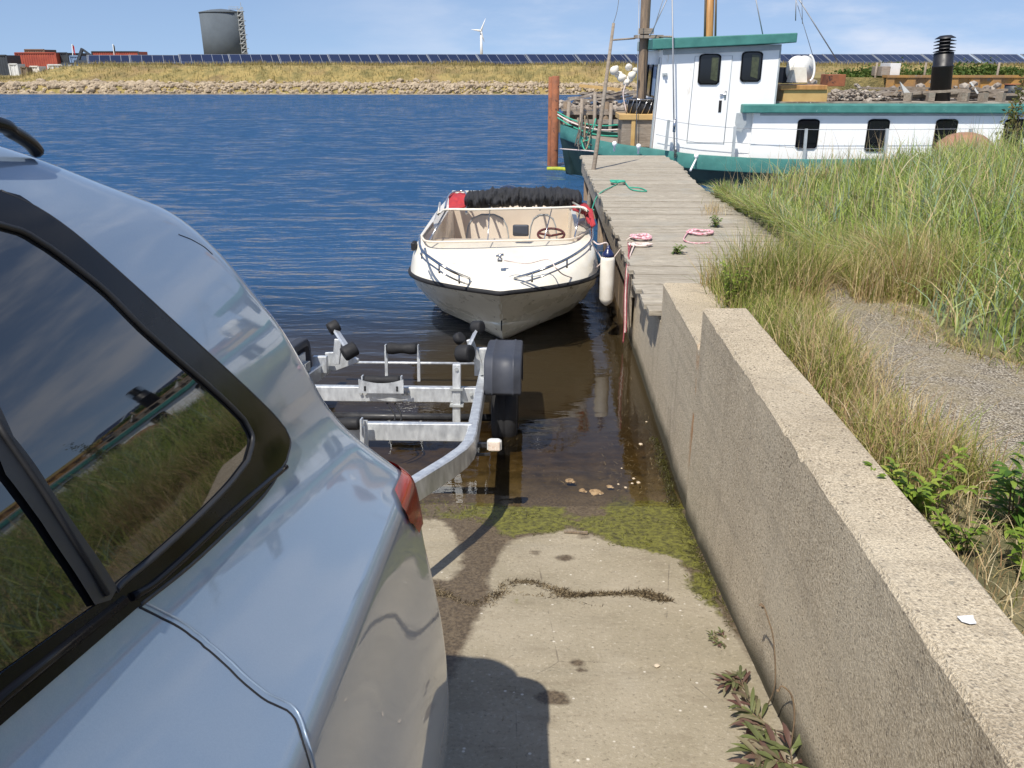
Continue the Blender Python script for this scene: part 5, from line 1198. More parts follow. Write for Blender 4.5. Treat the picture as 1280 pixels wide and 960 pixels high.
# wheelhouse
x0, x1 = 2.30, 4.62; yf, yb_ = 17.25, 19.6; zb, zt0, zt1 = .35, 2.53, 2.62
m = MB(); 
vs = [Vector(q) for q in ((x0, yf, zb), (x1, yf, zb), (x1, yb_, zb), (x0, yb_, zb), (x0 + .10, yf, zt0), (x1 + .03, yf, zt1), (x1 + .03, yb_, zt1), (x0 + .10, yb_, zt0))]
m.add(vs, [(3, 2, 1, 0), (4, 5, 6, 7), (0, 1, 5, 4), (1, 2, 6, 5), (2, 3, 7, 6), (3, 0, 4, 7)]); wh = m.build('wheelhouse', M['whitepaint'], sh, bevel=.012)
a, b = Vector((x0 - .12, 0, zt0 + .0)), Vector((x1 + .26, 0, zt1 + .03)); hh = .19
m = MB(); m.add([Vector((a.x, yf - .16, a.z)), Vector((b.x, yf - .16, b.z)), Vector((b.x, yb_ + .16, b.z)), Vector((a.x, yb_ + .16, a.z)), Vector((a.x, yf - .16, a.z + hh)), Vector((b.x, yf - .16, b.z + hh * .9)), Vector((b.x, yb_ + .16, b.z + hh * .9)), Vector((a.x, yb_ + .16, a.z + hh))], [(3, 2, 1, 0), (4, 5, 6, 7), (0, 1, 5, 4), (1, 2, 6, 5), (2, 3, 7, 6), (3, 0, 4, 7)]); m.build('wheelhouse_roof', M['teal'], sh, bevel=.015)
m = MB(); m.beam((x0 + .1, yf - .012, zt0 - .045), (x1 + .02, yf - .012, zt1 - .045), .02, .10); m.build('eave_strip', M['greypaint'], sh)  # grey strip painting in the shadow band below the roof eave
m = MB(); m.box((x1 + .012, yf + .02, 1.5), (.03, .06, 2.1)); m.box((x0 + .0, yf + .02, 1.4), (.03, .05, 2.0), Matrix.Rotation(.045, 3, 'Y')); m.split('corner_post', M['greypaint'], sh)
def archpoly(cx, z0, z1, w, y, r=.09, n=5):
    P_ = [(-w / 2, z0 + r * .5), (-w / 2 + r * .5, z0), (w / 2 - r * .5, z0), (w / 2, z0 + r * .5)]
    for k in range(n + 1): a = pi / 2 * k / n; P_.append((w / 2 - r + r * cos(a), z1 - r * .6 + r * .6 * sin(a)))
    for k in range(n + 1): a = pi / 2 * k / n; P_.append((-w / 2 + r - r * sin(a), z1 - r * .6 + r * .6 * cos(a)))
    return [Vector((cx + a, y, b)) for a, b in P_]
def ship_window(u, v0, v1, wpx, y, par, refl_span=None):
    A = Py(u, v0, y); B = Py(u, v1, y); sc = A.x - Py(u - 1, v0, y).x; W = wpx * sc; cx = (A.x + B.x) / 2
    m = MB(); m.prism(archpoly(cx, B.z - .02, A.z + .02, W + .035, y - .022, .1), (0, .02, 0)); w_ = m.build('window', M['gloss_black'], par)
    m = MB(); m.prism(archpoly(cx, B.z + .005, A.z - .005, W - .02, y - .026, .09), (0, .004, 0)); m.build('pane', M['darkglass'], w_)
    if refl_span:
        k0, k1 = refl_span; m = MB(); m.prism([Vector((cx + W * k0, y - .031, B.z + .08)), Vector((cx + W * k1, y - .031, B.z + .04)), Vector((cx + W * k1, y - .031, A.z - .05)), Vector((cx + W * k0, y - .031, A.z - .04))], (0, .003, 0)); m.build('painted_reflection', M['painted_refl'], w_)  # murky colour laid over part of the glass, painting a reflection
# door first, then its window sits proud of it
dA = Py(866, 73, yf); dB = Py(907, 150, yf)
m = MB(); m.prism([Vector((dA.x, yf - .012, .82)), Vector((dB.x, yf - .012, .80)), Vector((dB.x + .02, yf - .012, 2.42)), Vector((dA.x + .04, yf - .012, 2.41))], (0, .010, 0)); dr = m.build('door', M['whitepaint'], sh)
m = MB(); m.tube([Vector((dA.x, yf - .013, .82)), Vector((dA.x + .04, yf - .013, 2.41)), Vector((dB.x + .02, yf - .013, 2.42)), Vector((dB.x, yf - .013, .8))], .006, 6); m.build('door_edge', M['greypaint'], dr)
q = Py(907, 118, yf - .03); m = MB(); m.tube([Vector((q.x, q.y + .02, q.z + .06)), Vector((q.x, q.y, q.z)), Vector((q.x - .11, q.y - .01, q.z - .01))], .014, 8); m.box((q.x, q.y + .02, q.z - .02), (.035, .01, .17)); m.build('door_handle', M['chrome'], dr)
q = Py(900, 133, yf - .014); m = MB(); m.box((q.x, q.y, q.z), (.055, .012, .22)); m.build('lock_plate', M['rubber'], dr)
ship_window(886.5, 68.5, 104.5, 25, yf - .012, sh, (.08, .42)); ship_window(939, 65.5, 101, 24, yf, sh, (-.02, .36))
q = Py(831, 93, yf - .02); m = MB(); m.box((q.x, q.y, q.z), (.09, .04, .05)); m.cyl((q.x, q.y - .02, q.z), (q.x, q.y - .06, q.z), .02, 8); m.build('cleat', M['greypaint'], sh)
for k in range(3):   # front windows, seen very obliquely
    yy = yf + .35 + k * .75; m = MB(); m.box((x0 + .052, yy + .2, 1.95), (.03, .5, .62), Matrix.Rotation(.045, 3, 'Y')); w_ = m.build('window', M['gloss_black'], sh)
    m = MB(); m.box((x0 + .042, yy + .2, 1.95), (.02, .42, .54), Matrix.Rotation(.045, 3, 'Y')); m.build('pane', M['bluebox'] if k == 0 else M['darkglass'], w_)
# deckhouse
dx0 = 4.22; dz1 = 1.40; dyf = 17.15
m = MB(); m.box(((dx0 + 15) / 2, (dyf + 20.2) / 2, (.2 + dz1) / 2), (15 - dx0, 20.2 - dyf, dz1 - .2)); dh = m.build('deckhouse', M['whitepaint'], sh, bevel=.01)
m = MB(); m.box(((3.98 + 15.3) / 2, (dyf - .12 + 20.4) / 2, 1.465), (15.3 - 3.98, 20.4 - dyf + .12, .16)); m.build('deckhouse_roof', M['teal'], sh, bevel=.02)
m = MB(); m.box(((4.3 + 15.3) / 2, 18.9, 1.56), (10.9, 2.7, .03)); m.build('roof_walk', M['debris'], sh)
m = MB(); m.box(((4.3 + 15.0) / 2, dyf - .01, 1.36), (10.6, .02, .05)); m.build('eave_strip', M['greypaint'], sh)
q = Py(926, 150, dyf - .03); m = MB(); m.prism([q + Vector(d_) for d_ in ((-.09, 0, .13), (.10, 0, .13), (.11, 0, -.08), (.03, 0, -.22), (-.06, 0, -.2), (-.10, 0, -.05))], (0, .03, 0)); m.build('hanging_rag', M['greypaint'], sh)
for (u, v0, v1) in ((1009, 150, 185), (1096, 150, 188), (1180.5, 150, 190), (1266, 150, 190), (1352, 150, 190), (1440, 150, 190)): ship_window(u, v0, v1, 25, dyf, sh)
# stanchions and lifelines
for (u, v0, v1) in ((832, 150, 187), (915, 158, 206), (1004, 161, 208), (1105, 161, 208), (1210, 161, 208)):
    a = Py(u + 4, v0, 16.98); b = Py(u, v1, 16.98); m = MB(); m.beam(b, a, .05, .05, (0, 1, 0)); m.build('stanchion', M['greypaint'], sh)
for z_, s_ in ((0, 0), (1, .2)):
    m = MB(); pts = [Py(u, v, 16.97) for u, v in (((817, 147), (836, 151), (870, 156), (919, 160), (1008, 162), (1108, 162), (1214, 161), (1320, 160)) if z_ == 0 else ((820, 168), (834, 171), (870, 178), (917, 178), (1008, 186), (1108, 186), (1214, 186), (1320, 186)))]
    m.tube(pts, .005, 5); m.build('lifeline', M['wire'], sh)
for (u, v) in ((768, 184), (798, 187), (870, 199)):
    q = Py(u, v, 16.98); m = MB(); m.lathe(q - Vector((0, 0, .08)), (0, 0, 1), [(.02, 0), (.02, .1), (.045, .12), (.045, .17), (.02, .19)], 12); m.build('bollard', M['whitepaint'], sh)
q = Py(870, 199, 16.95); m = MB(); m.tube([q, Py(863, 213, 16.6)], .02, 6); m.build('fairlead_pipe', M['whitepaint'], sh)
# masts and rigging
ma = Py(799, 182, 17.9); mb = Py(807.5, 0, 17.9); mt = mb + (mb - ma) * .9
m = MB(); m.tube([ma - Vector((0, 0, .4)), ma.lerp(mb, .3), mb, mt], [.085, .09, .098, .07], 12); mst = m.build('foremast', M['oldmast'], sh)
m = MB(); c_ = Py(803, 46, 17.85); m.box(c_ + Vector((.12, 0, 0)), (.55, .3, .06)); m.box(c_ + Vector((.05, -.1, .1)), (.3, .1, .1)); m.tube([c_ + Vector((-.15, -.1, -.03)), Py(766, 50, 17.7)], .018, 6); m.tube([c_ + Vector((.3, -.1, .0)), Py(841, 46, 17.2)], .02, 6); m.build('mast_fitting', M['oldwood'], mst)
a = Py(885, 60, 19.0); b = Py(889, -60, 19.0); m = MB(); m.tube([a - Vector((0, 0, 2)), a, b], [.10, .10, .09], 12); m.build('mainmast', M['mast'], sh)
m = MB(); m.tube([Py(880.5, 60, 18.9), Py(883, -60, 18.9)], .02, 6); m.tube([Py(894, 60, 18.9), Py(896, -60, 18.9)], .022, 6); m.split('mast_track', M['oldmast'], sh)
for (u0, v0, u1, v1, y_, r_) in ((840, -20, 843, 195, 17.0, .014), (799, -10, 795, 182, 17.4, .008), (838, -10, 812, 46, 17.6, .010), (835, -20, 816, 40, 17.7, .007), (943, -10, 954, 46, 18, .011), (993, -10, 1048, 78, 18.5, .012), (992, -10, 1018, 76, 18.6, .006), (995, -4, 994.5, 26, 18.4, .01), (1002, -20, 1003, 30, 18.4, .006)):
    m = MB(); m.tube([Py(u0, v0, y_), Py(u1, v1, y_)], r_, 6); m.build('rigging_wire', M['wire'], sh)
m = MB(); a = Py(843, 157, 16.96); m.cyl(a - Vector((0, 0, .12)), a + Vector((0, 0, .12)), .03, 8); a = Py(844, 192, 16.95); m.box(a, (.05, .03, .16)); m.split('rigging_screw', M['chrome'], sh)
# foredeck hatch box, flue, rooftop gear
def pxbox(name, u0, u1, v0, v1, y, depth, mat, par=None, label=None, cat=None, group=None, bevel=.01):
    a = Py(u0, v1, y); b = Py(u1, v1, y); t = Py((u0 + u1) / 2, v0, y); m = MB(); z0 = (a.z + b.z) / 2
    m.box(((a.x + b.x) / 2, y + depth / 2, (z0 + t.z) / 2), (b.x - a.x, depth, t.z - z0)); o = m.build(name, M[mat], par, bevel=bevel); tag(o, label, cat, group); return o
hb = empty('deck_box', Py(797, 182, 17.5), 'square beige topped timber hatch box on the ship foredeck', 'hatch box')
pxbox('box_side', 776, 819, 149, 184, 17.55, .8, 'oldwood', hb); pxbox('lid', 774, 820, 143, 150, 17.5, .9, 'ochre', hb); pxbox('corner_post', 788, 793, 150, 184, 17.52, .05, 'ochre', hb)
q = Py(800, 143, 17.9); pot = empty('net_basket', q, 'dark wire basket standing on the hatch box on the foredeck', 'basket')
m = MB(); m.lathe(q, (0, 0, 1), [(.22, 0), (.26, .05), (.27, .3), (.22, .3), (.2, .06)], 16); m.build('body', M['rubber'], pot)
m = MB(); [m.tube([q + Vector((.28 * cos(a), .28 * sin(a), .02)), q + Vector((.3 * cos(a + .4), .3 * sin(a + .4), .31))], .008, 5) for a in np.linspace(0, 6.1, 14)]; m.tube([q + Vector((.3 * cos(a), .3 * sin(a), .3)) for a in np.linspace(0, 2 * pi, 20)], .012, 6); m.build('wire_mesh', M['chrome'], pot)
fl = empty('flue', Py(1177, 126, 18.0), 'black steel stove flue with finned cowl on the deckhouse roof', 'flue')
a = Py(1174, 128, 18.0); b = Py(1180, 66, 18.0); ax = (b - a).normalized(); L = (b - a).length
m = MB(); m.lathe(a, ax, [(.195, 0), (.195, L * .72), (.202, L * .72), (.202, L * .75), (.185, L * .76), (.185, L), (.15, L + .01)], 24); m.build('pipe', M['blackflue'], fl)
m = MB(); m.lathe(b, ax, [(.10, 0), (.10, .26)], 16)
for k in range(4): m.lathe(b + ax * (.03 + .062 * k), ax, [(.13, 0), (.205, -.012), (.205, -.004), (.12, .022)], 24)
m.lathe(b + ax * .27, ax, [(.19, -.01), (.19, 0), (.10, .05), (.02, .055)], 24); m.build('cowl', M['blackflue'], fl)
ob_ = empty('roof_locker', Py(1007, 131, 17.6), 'ochre wooden locker on the deckhouse roof behind the wheelhouse', 'locker')
pxbox('body', 978, 1033, 112, 131, 17.6, .9, 'ochre', ob_); pxbox('lid', 976, 1034, 106.5, 112.5, 17.56, 1.0, 'mast', ob_)
q = Py(1000, 87, 17.9); wd = empty('winch_drum', q, 'white round cable drum with pale box on the roof locker', 'drum')
m = MB(); m.lathe(q + Vector((-.02, .2, 0)), (.4, -1, .05), [(.12, -.02), (.24, 0), (.26, .01), (.26, .04), (.12, .05), (.12, .2), (.25, .21), (.25, .24)], 28); m.build('drum', M['whitebox'], wd)
m = MB(); m.prism([Py(987, 103, 17.7), Py(1009, 103, 17.7), Py(1008, 84, 17.7), Py(994, 84, 17.7)], (0, .25, 0)); m.build('cover', M['fender'], wd)
m = MB(); m.tube([Py(1012 + 6 * sin(a), 85 - 16 * cos(a), 17.8) for a in np.linspace(0, pi, 14)], .022, 8); m.build('hoop', M['whitepaint'], wd)
pxbox('dark_engine_box', 978, 990, 84, 104, 18.2, .4, 'darkbox', None, 'small dark slatted box beside the white drum on the roof', 'box')
bk = empty('bucket', Py(1263, 127, 18.2), 'dark grey bucket with rusty rim on the deckhouse roof at the right', 'bucket')
q = Py(1263, 127, 18.2); m = MB(); m.lathe(q, (0, 0, 1), [(.13, 0), (.165, .33), (.15, .33), (.12, .02)], 20); m.build('body', M['darkbox'], bk)
m = MB(); m.tube([q + Vector((.165 * cos(a), .165 * sin(a), .33)) for a in np.linspace(0, 2 * pi, 20)], .012, 6); m.build('rim', M['rust'], bk)
# timber, rubble and scrap on the deckhouse roof
rr = random.Random(5); m = MB()
for k in range(420):
    u = rr.uniform(1036, 1112); z_ = 1.58 + abs(rr.gauss(0, .10)) * (1 - abs(u - 1070) / 60); q = Py(u, 120, 18.0 + rr.uniform(-.3, .9)); m.rock((q.x, q.y, z_), rr.uniform(.03, .075), k, 1, .5)
for k in range(60):
    q = Py(rr.uniform(1036, 1130), 118, 18.3); a = rr.uniform(-.5, .5); m.beam((q.x, q.y, 1.6 + rr.random() * .12), (q.x + .4 * cos(a), q.y + rr.uniform(-.2, .2), 1.6 + rr.random() * .18), .03, .015)
tag(m.build('rubble_heap', M['debris']), 'heap of broken pale boards and rubble on the deckhouse roof', 'rubble', kind='stuff')
for k in range(26):
    u = rr.uniform(1115, 1255); q = Py(u, 122, 17.8 + rr.random() * 1.2); L = rr.uniform(.5, 1.4); a = rr.gauss(0, .12); tl = rr.gauss(0, .04); z_ = 1.6 + .03 * (k % 7) + .02 * rr.random()
    m = MB(); m.beam((q.x - L / 2, q.y, z_ - tl), (q.x + L / 2, q.y + a * L, z_ + tl), .09, .045); tag(m.build('timber_plank', M['oldwood']), 'grey timber plank in the stack on the deckhouse roof right of the rubble', 'plank', 'timber planks stacked on the deckhouse roof')
for k, u in enumerate((1163, 1203, 1229, 1251, 1206, 1135)):
    q = Py(u, 121, 17.7); m = MB(); m.box((q.x, q.y, 1.66), (.12, .14, .16), Matrix.Rotation(.2 * k, 3, 'Z')); tag(m.build('timber_block', M['oldwood']), 'short pale timber block under the planks on the deckhouse roof', 'timber block', 'timber blocks on the deckhouse roof')
m = MB(); m.prism([Py(1125, 102, 17.8), Py(1140, 118, 17.8), Py(1131, 119, 17.8)], (0, .04, 0)); tag(m.build('pale_board', M['whitebox']), 'pale triangular board propped upright on the deckhouse roof', 'board')
m = MB(); m.beam(Py(1117, 119, 17.9), Py(1127, 106, 17.9), .03, .03); tag(m.build('prop_stick', M['oldwood']), 'thin stick leaning against the pale triangular board', 'stick')
m = MB(); m.beam(Py(1213, 103, 17.9), Py(1222, 117, 17.9), .04, .03); tag(m.build('prop_stick', M['whitebox']), 'white upright stick among the planks right of the flue', 'stick')
pxbox('rusty_box', 1034, 1056, 93, 108, 18.6, .5, 'rust', None, 'rusty red steel box behind the rubble on the deckhouse roof', 'box')
# clutch of white floats hung at the foremast
for k, (u, v, r) in enumerate(((768, 88, .09), (777, 97, .085), (786, 84, .075), (790, 94, .08), (783, 103, .075), (773, 93, .07), (794, 88, .06), (787, 99, .07))):
    q = Py(u, v, 17.7 + .05 * (k % 3)); ax = Vector((rr.uniform(-1, 1), rr.uniform(-1, .2), rr.uniform(-.2, 1)))
    m = MB(); m.lathe(q, ax, [(r * .3, -r), (r * .8, -r * .7), (r, -.1 * r), (r * .8, r * .5), (r * .4, r * .95), (r * .2, r * 1.2)], 14); tag(m.build('fishing_float', M['fender']), 'white net float in the bunch beside the foremast', 'float', 'white floats bunched beside the foremast')
rope('float_cord', [Py(783, 103, 17.7), Py(779, 118, 17.7), Py(783, 140, 17.7)], .012, 'rope_w', 'white cord hanging down from the bunch of floats', 'cord')
# mooring tangle at the bow
for k in range(16):
    a = Py(rr.uniform(722, 745), rr.uniform(140, 165), 17.5 + rr.random() * .6); b = Py(rr.uniform(718, 742), rr.uniform(170, 190), 17.3 + rr.random() * .6)
    rope('bow_line', sag(a, b, rr.uniform(-.05, .15), 5), .014, rr.choice(['rope_t', 'rope_t', 'rope_g', 'rope_d']), 'frayed line in the tangle hanging from the ship bow', 'rope', 'frayed lines tangled at the ship bow', 2)
for k, (v0, v1) in enumerate(((140, 152), (143, 158), (147, 166))):
    rope('mooring_line', sag(Py(697, v0, 20.0), Py(772, v1 + 4, 17.8), .12, 6), .016, ['rope_g', 'rope_w', 'rope_g'][k], ['teal mooring line from rusty pile to ship bow, the upper one', 'white mooring line from rusty pile to the ship bow', 'teal mooring line from rusty pile to ship bow, the lower one'][k])
rope('taut_line', [Py(560, 188, 19), Py(722, 187, 17.9)][::-1] if 0 else [Py(700, 186, 18.6), Py(742, 189, 17.0)], .012, 'rope_w', 'short taut white line between bow and water at the jetty end')
# rusty steel pile
pl = empty('rusty_pile', (.45, 20.2, 0), 'tall rusty orange steel pile standing in the water by the ship bow', 'pile')
for (u0, u1, v0, y_) in ((684, 690, 96, 20.35), (688, 697.5, 95, 20.2)):
    a = Py(u0, 210, y_); b = Py(u1, 210, y_); t = Py(u0, v0, y_); w_ = b.x - a.x; cx = (a.x + b.x) / 2
    m = MB(); m.lathe((cx, y_ + w_ / 2, -2.5), (0, 0, 1), [(w_ / 2, 0), (w_ / 2, t.z + 2.49), (w_ / 2 - .012, t.z + 2.5)], 20); m.build('steel_tube', M['rust'], pl)
m = MB(); m.tube(spline([Pz(684, 211, .02), Pz(700, 211, .03), Pz(715, 213, .02), Pz(722, 214, .02)], 4), .045, 8); tag(m.build('floating_hose', simple('yellow_green_hose', (.4, .42, .03), (.25, .3, .02), 9, .6))), tag(bpy.data.objects['floating_hose'], 'yellow green hose floating between rusty pile and jetty', 'hose')
m = MB(); m.tube([Pz(714, 213, -.5) , Py(714, 165, Pz(714, 213, 0).y)], .02, 6); tag(m.build('thin_stake', M['rope_d']), 'thin dark stake standing in the water left of the jetty end', 'stake')

# ================================================================== old pier behind the ship
pr_ = empty('old_pier', (8, 31, 0), 'decaying grey timber pier on piles behind the ship', 'pier')
m = MB(); x = .95
while x < 20:
    m.box((x, 31.3, .80 + rr.uniform(-.02, .02)), (.24, 3.0 + rr.uniform(-.2, .2), .07)); x += .27
m.build('deck_boards', M['oldwood'], pr_)
m = MB(); m.box((10.4, 29.9, .70), (19, .14, .13)); m.box((10.4, 29.75, .42), (19, .12, .14)); m.box((10.4, 29.8, -.02), (19, .12, .25)); m.build('edge_beam', M['oldwood'], pr_)
for k in range(15):
    MB().cyl((1.0 + k * 1.35, 29.95, -2.5), (1.0 + k * 1.35, 29.95, .95 + rr.uniform(-.1, .25)), .11, 10).build('pile', M['brownwood'], pr_)
m = MB(); m.box((4.2, 30.6, .1), (7, .1, 1.1)); m.build('back_planking', M['brownwood'], pr_)
m = MB(); m.beam(Py(724, 107, 31), Py(776, 112, 31), .12, .1); tag(m.build('pale_spar', M['ochre']), 'long pale spar lying on top of the old pier left of the mast', 'spar')
for k in range(4):
    u = 706 + k * 19 + rr.uniform(-2, 2); q = Py(u, 135, 29.6); m = MB(); m.cyl((q.x, q.y, -1), (q.x + rr.uniform(-.1, .1), q.y, rr.uniform(1.0, 1.5)), .06, 8); tag(m.build('mooring_stake', M['oldwood']), 'thin grey stake standing along the front of the old pier', 'stake', 'grey stakes along the old pier front')
m = MB()
for k in range(900):
    x = rr.uniform(.8, 19) if k % 4 else rr.uniform(5, 19); q = abs(rr.gauss(0, .28 if x > 4.4 else .07)) + .8; m.rock((x, 31.2 + rr.uniform(-1, 1.2), q), rr.uniform(.08, .2), k, 0, .6)
for k in range(120):
    x = rr.uniform(.8, 18); a = rr.uniform(-.4, .4); m.beam((x, 31, .9 + rr.random() * .4), (x + rr.uniform(.6, 2), 31 + rr.uniform(-1, 1), .9 + rr.random() * .5), .1, .06)
tag(m.build('pier_rubble', M['debris']), 'stones and broken timber heaped on the old pier', 'rubble', kind='stuff')

# ================================================================== quay with yellow-rust sheet piling on the right
qy = empty('sheet_pile_quay', (24, 40, 0), 'rusty yellow and grey sheet pile quay wall behind the ship on the right', 'quay wall')
xs_q = []; x = 17.0 - .0; qx0 = Py(1108, 100, 40).x; rows = [[], []]; x = qx0; k = 0
while x < 60:
    yo = 40 + (.0, .0, .1, .1)[k % 4]; rows[0].append(Vector((x, yo, -2.5))); rows[1].append(Vector((x, yo, 1.68))); x += (.35, .12, .35, .12)[k % 4]; k += 1
m = MB(); m.grid(rows, False); m.build('sheet_piling', M['rustyellow'], qy)
m = MB(); m.box(((qx0 + 60) / 2, 40.25, 1.72), (60 - qx0, .6, .1)); m.build('capping', M['rustyellow'], qy)
gq = MB().box(((qx0 - 4 + 90) / 2, 53, .3), (94 - qx0, 25.2, 2.7)).build('quay_ground', M['farbank']); tag(gq, kind='structure')
for k, (u0, u1, v0, v1) in enumerate(((1101, 1112, 83, 95), (1111, 1124, 79, 96))):
    pxbox('concrete_block', u0, u1, v0, v1, 40.6, 1.2, ('oldwood', 'whitebox')[k], None, ('brown weathered block on the quay edge', 'pale grey square block on the quay edge')[k], 'block')
for k, u in enumerate((1094, 1155, 1246)):
    q = Py(u, 96, 41); m = MB(); m.cyl((q.x, 41, 1.2), (q.x, 41, 2.3), .05, 8); tag(m.build('marker_post', M['oldwood']), ['thin grey post on the quay left of the blocks', 'thin grey post on the quay left of the flue', 'thin grey post on the quay right of the flue'][k], 'post')
def leafcloud(name, c, rx, ry, rz_, n, size, mat, seed):
    r = np.random.default_rng(seed); cen = r.normal(0, 1, (18, 3)) * np.array([rx, ry, rz_]) * .5; k = r.integers(0, 18, n)
    P = cen[k] + r.normal(0, 1, (n, 3)) * np.array([rx, ry, rz_]) * .26; P[:, 2] = np.abs(P[:, 2]); P += np.array(c)
    a = r.normal(0, 1, (n, 3)); a /= np.linalg.norm(a, axis=1)[:, None]; b = np.cross(a, r.normal(0, 1, (n, 3))); b /= np.linalg.norm(b, axis=1)[:, None]; s_ = size * r.uniform(.5, 1.2, (n, 1))
    V = np.stack([P - a * s_, P + b * s_ * .5, P + a * s_, P - b * s_ * .5], 1).reshape(-1, 3); Fq = np.arange(4 * n).reshape(n, 4); o = npmesh(name, V, Fq, mat); attrs(o, rnd=np.repeat(r.uniform(0, 1, n), 4)); return o
for k, (u, w_, h_) in enumerate(((1137, 2.6, .5), (1162, 1.6, .4), (1215, 2.2, .45), (1233, 1.8, .6), (1262, 2.4, .4), (1085, 2.0, .35))):
    q = Py(u, 92, 42.5); z0 = 1.6; o = leafcloud('low_bush', (q.x, 42.5, z0), w_ * .6, .8, h_, 1500, .09, M['bush'], k)
    tag(o, ['widest low green bush on the quay between grey block and flue', 'small green bush just left of the flue', 'green bush just right of the flue', 'tallest green bush on the quay right of the flue', 'green bush on the quay at the right edge', 'low green bush left of the grey block'][k], 'bush', 'green bushes on the quay')

# brown buoy-like heap in front of the third deckhouse window, in the grass
q = Py(1205, 186, 13.2); m = MB(); m.lathe((q.x, 13.2, .95), (0, .05, 1), [(.36, 0), (.42, .1), (.38, .22), (.24, .33), (.1, .37), (.02, .375)], 20); tag(m.build('old_buoy', simple('faded_orange_brown_buoy', (.36, .18, .11), (.26, .14, .09), 9, .8)), 'faded orange brown dome half hidden in the tall grass', 'buoy')
o = leafcloud('tall_dock_weed', (Py(1262, 190, 12.6).x, 12.6, .95), .14, .14, .85, 900, .03, leafy('brown_green_dock_leaves', [(0, (.1, .08, .03)), (.5, (.18, .15, .05)), (1, (.16, .2, .05))]), 77); tag(o, 'tall brown green dock weed standing at the right edge before the deckhouse', 'weed')

# ================================================================== far shore
def fz(X, Y):
    low = smooth(-40, -46, X)     # bank lower at the far left
    top = 2.05 - 1.15 * low
    z = -1.5 + 2.1 * smooth(66.0, 68.6, Y) + (top - .6) * smooth(69.5, 76, Y) + .16 * (vnoise(X, Y, .35, 3) - .5) * smooth(68, 72, Y)
    return z - .4 * smooth(88, 140, Y)
fb, _ = gridmesh('far_bank', fine(-900, 900, -60, 75, 40, .8), np.concatenate([np.arange(64, 92, .5), np.array([95, 100, 120, 150, 250, 500, 1000, 2500, 5500])]), fz, M['farbank']); tag(fb, kind='structure')
m = MB(); m.box((0, 67.25, -.1), (300, .35, .32)); tag(m.build('shore_kerb', M['stone']), 'low stone and timber kerb along the far water line', 'kerb')
# riprap: shared stone shapes
protos = []
for s_ in range(8):
    mm_ = MB().rock((0, 0, 0), 1, s_ * 3 + 1, 1, .72); me = bpy.data.meshes.new('riprap_rock'); me.from_pydata([tuple(p) for p in mm_.v], [], mm_.f); me.materials.append(M['stone']); protos.append(me)
rl = random.Random(3); rocks = []
for k in range(7500):
    x = rl.uniform(-50, 42); y = 67.4 + rl.random() ** 1.3 * 3.6; 
    if y > 70.2 and rl.random() < .5: continue
    r_ = rl.uniform(.08, .2) * (1.5 if rl.random() < .15 else 1) * (1.3 if x < -30 else 1); rocks.append((r_, x, y))
rocks.sort(reverse=True)
fzz = lambda x, y: float(fz(np.array([x]), np.array([y]))[0])
for k, (r_, x, y) in enumerate(rocks[:300]):
    o = bpy.data.objects.new('riprap_rock', protos[k % 8]); C.objects.link(o); o.location = (x, y, fzz(x, y) + r_ * .25); o.scale = (r_ * 1.15, r_, r_); o.rotation_euler = (0, 0, rl.uniform(0, 6.28)); tag(o, 'tan boulder in the stone bank along the far water line', 'boulder', 'boulders of the far shore bank')
m = MB()
for k, (r_, x, y) in enumerate(rocks[300:]): m.rock((x, y, fzz(x, y) + r_ * .2), r_, k, 0, .7)
tag(m.build('riprap_stones', M['stone'], fix=False), 'smaller tan stones filling the bank along the far water line', 'stones', kind='stuff')
P = []
n = 34000; x = rng.uniform(-50, 46, n); y = 69.2 + rng.uniform(0, 1, n) ** .8 * 14; 
kk = (y > 70.2 + 1.2 * vnoise(x, y, .5, 2) - .6) & (rng.uniform(0, 1, n) < .35 + .65 * vnoise(x, y, .6, 7)); x = x[kk]; y = y[kk]
P = np.stack([x, y, fz(x, y)], 1); n = len(P)
o = blades('far_grass', P, rng.uniform(.12, .45, n) * (.5 + vnoise(x, y, .5, 6)), rng.uniform(.03, .07, n), np.abs(rng.normal(.4, .3, n)), M['grass_far'], np.clip(.5 * vnoise(x, y, .3, 5) + .6 * rng.uniform(0, 1, n) - .05, 0, 1), seg=2)
tag(o, 'dry yellow grass covering the far bank', 'grass', kind='stuff')

# solar tables in a long row
sol = empty('solar_table', (0, 88, 1.6), 'blue tilted solar panel table in the long row behind the far bank', 'solar panel', 'solar panel tables along the far bank')
MWs = Matrix.Translation((0, 88, 1.6)) @ Matrix.Rotation(radians(28), 4, 'Z') @ Matrix.Rotation(radians(27), 4, 'X')
me = MB().box((0, 0, 0), (6.2, 3.2, .05)); me.v = [p for p in me.v]
pm_ = bpy.data.meshes.new('panel_surface'); pm_.from_pydata([tuple(p) for p in me.v], [], me.f); pm_.materials.append(M['solar']); ps_ = bpy.data.objects.new('panel_surface', pm_); C.objects.link(ps_); ps_.parent = sol
ps_.rotation_euler = (radians(27), 0, 0); ps_.location = (0, 0, .70)
fm = MB(); 
Rr = Matrix.Rotation(radians(27), 3, 'X')
for xx in (-3.12, 3.12): fm.box(Rr @ Vector((xx, 0, 0)) + Vector((0, 0, .70)), (.05, 3.26, .07), Rr)
for xx in (-2.2, 2.2): fm.box((xx, .8, .2), (.1, .1, 1.7)); fm.box((xx, -.9, -.2), (.1, .1, 1.0))
fmm = bpy.data.meshes.new('frame'); fmm.from_pydata([tuple(p) for p in fm.v], [], fm.f); fmm.materials.append(M['galv2']); fo = bpy.data.objects.new('frame', fmm); C.objects.link(fo); fo.parent = sol
ks = [1134 - 62 * k for k in range(-3, 17)]
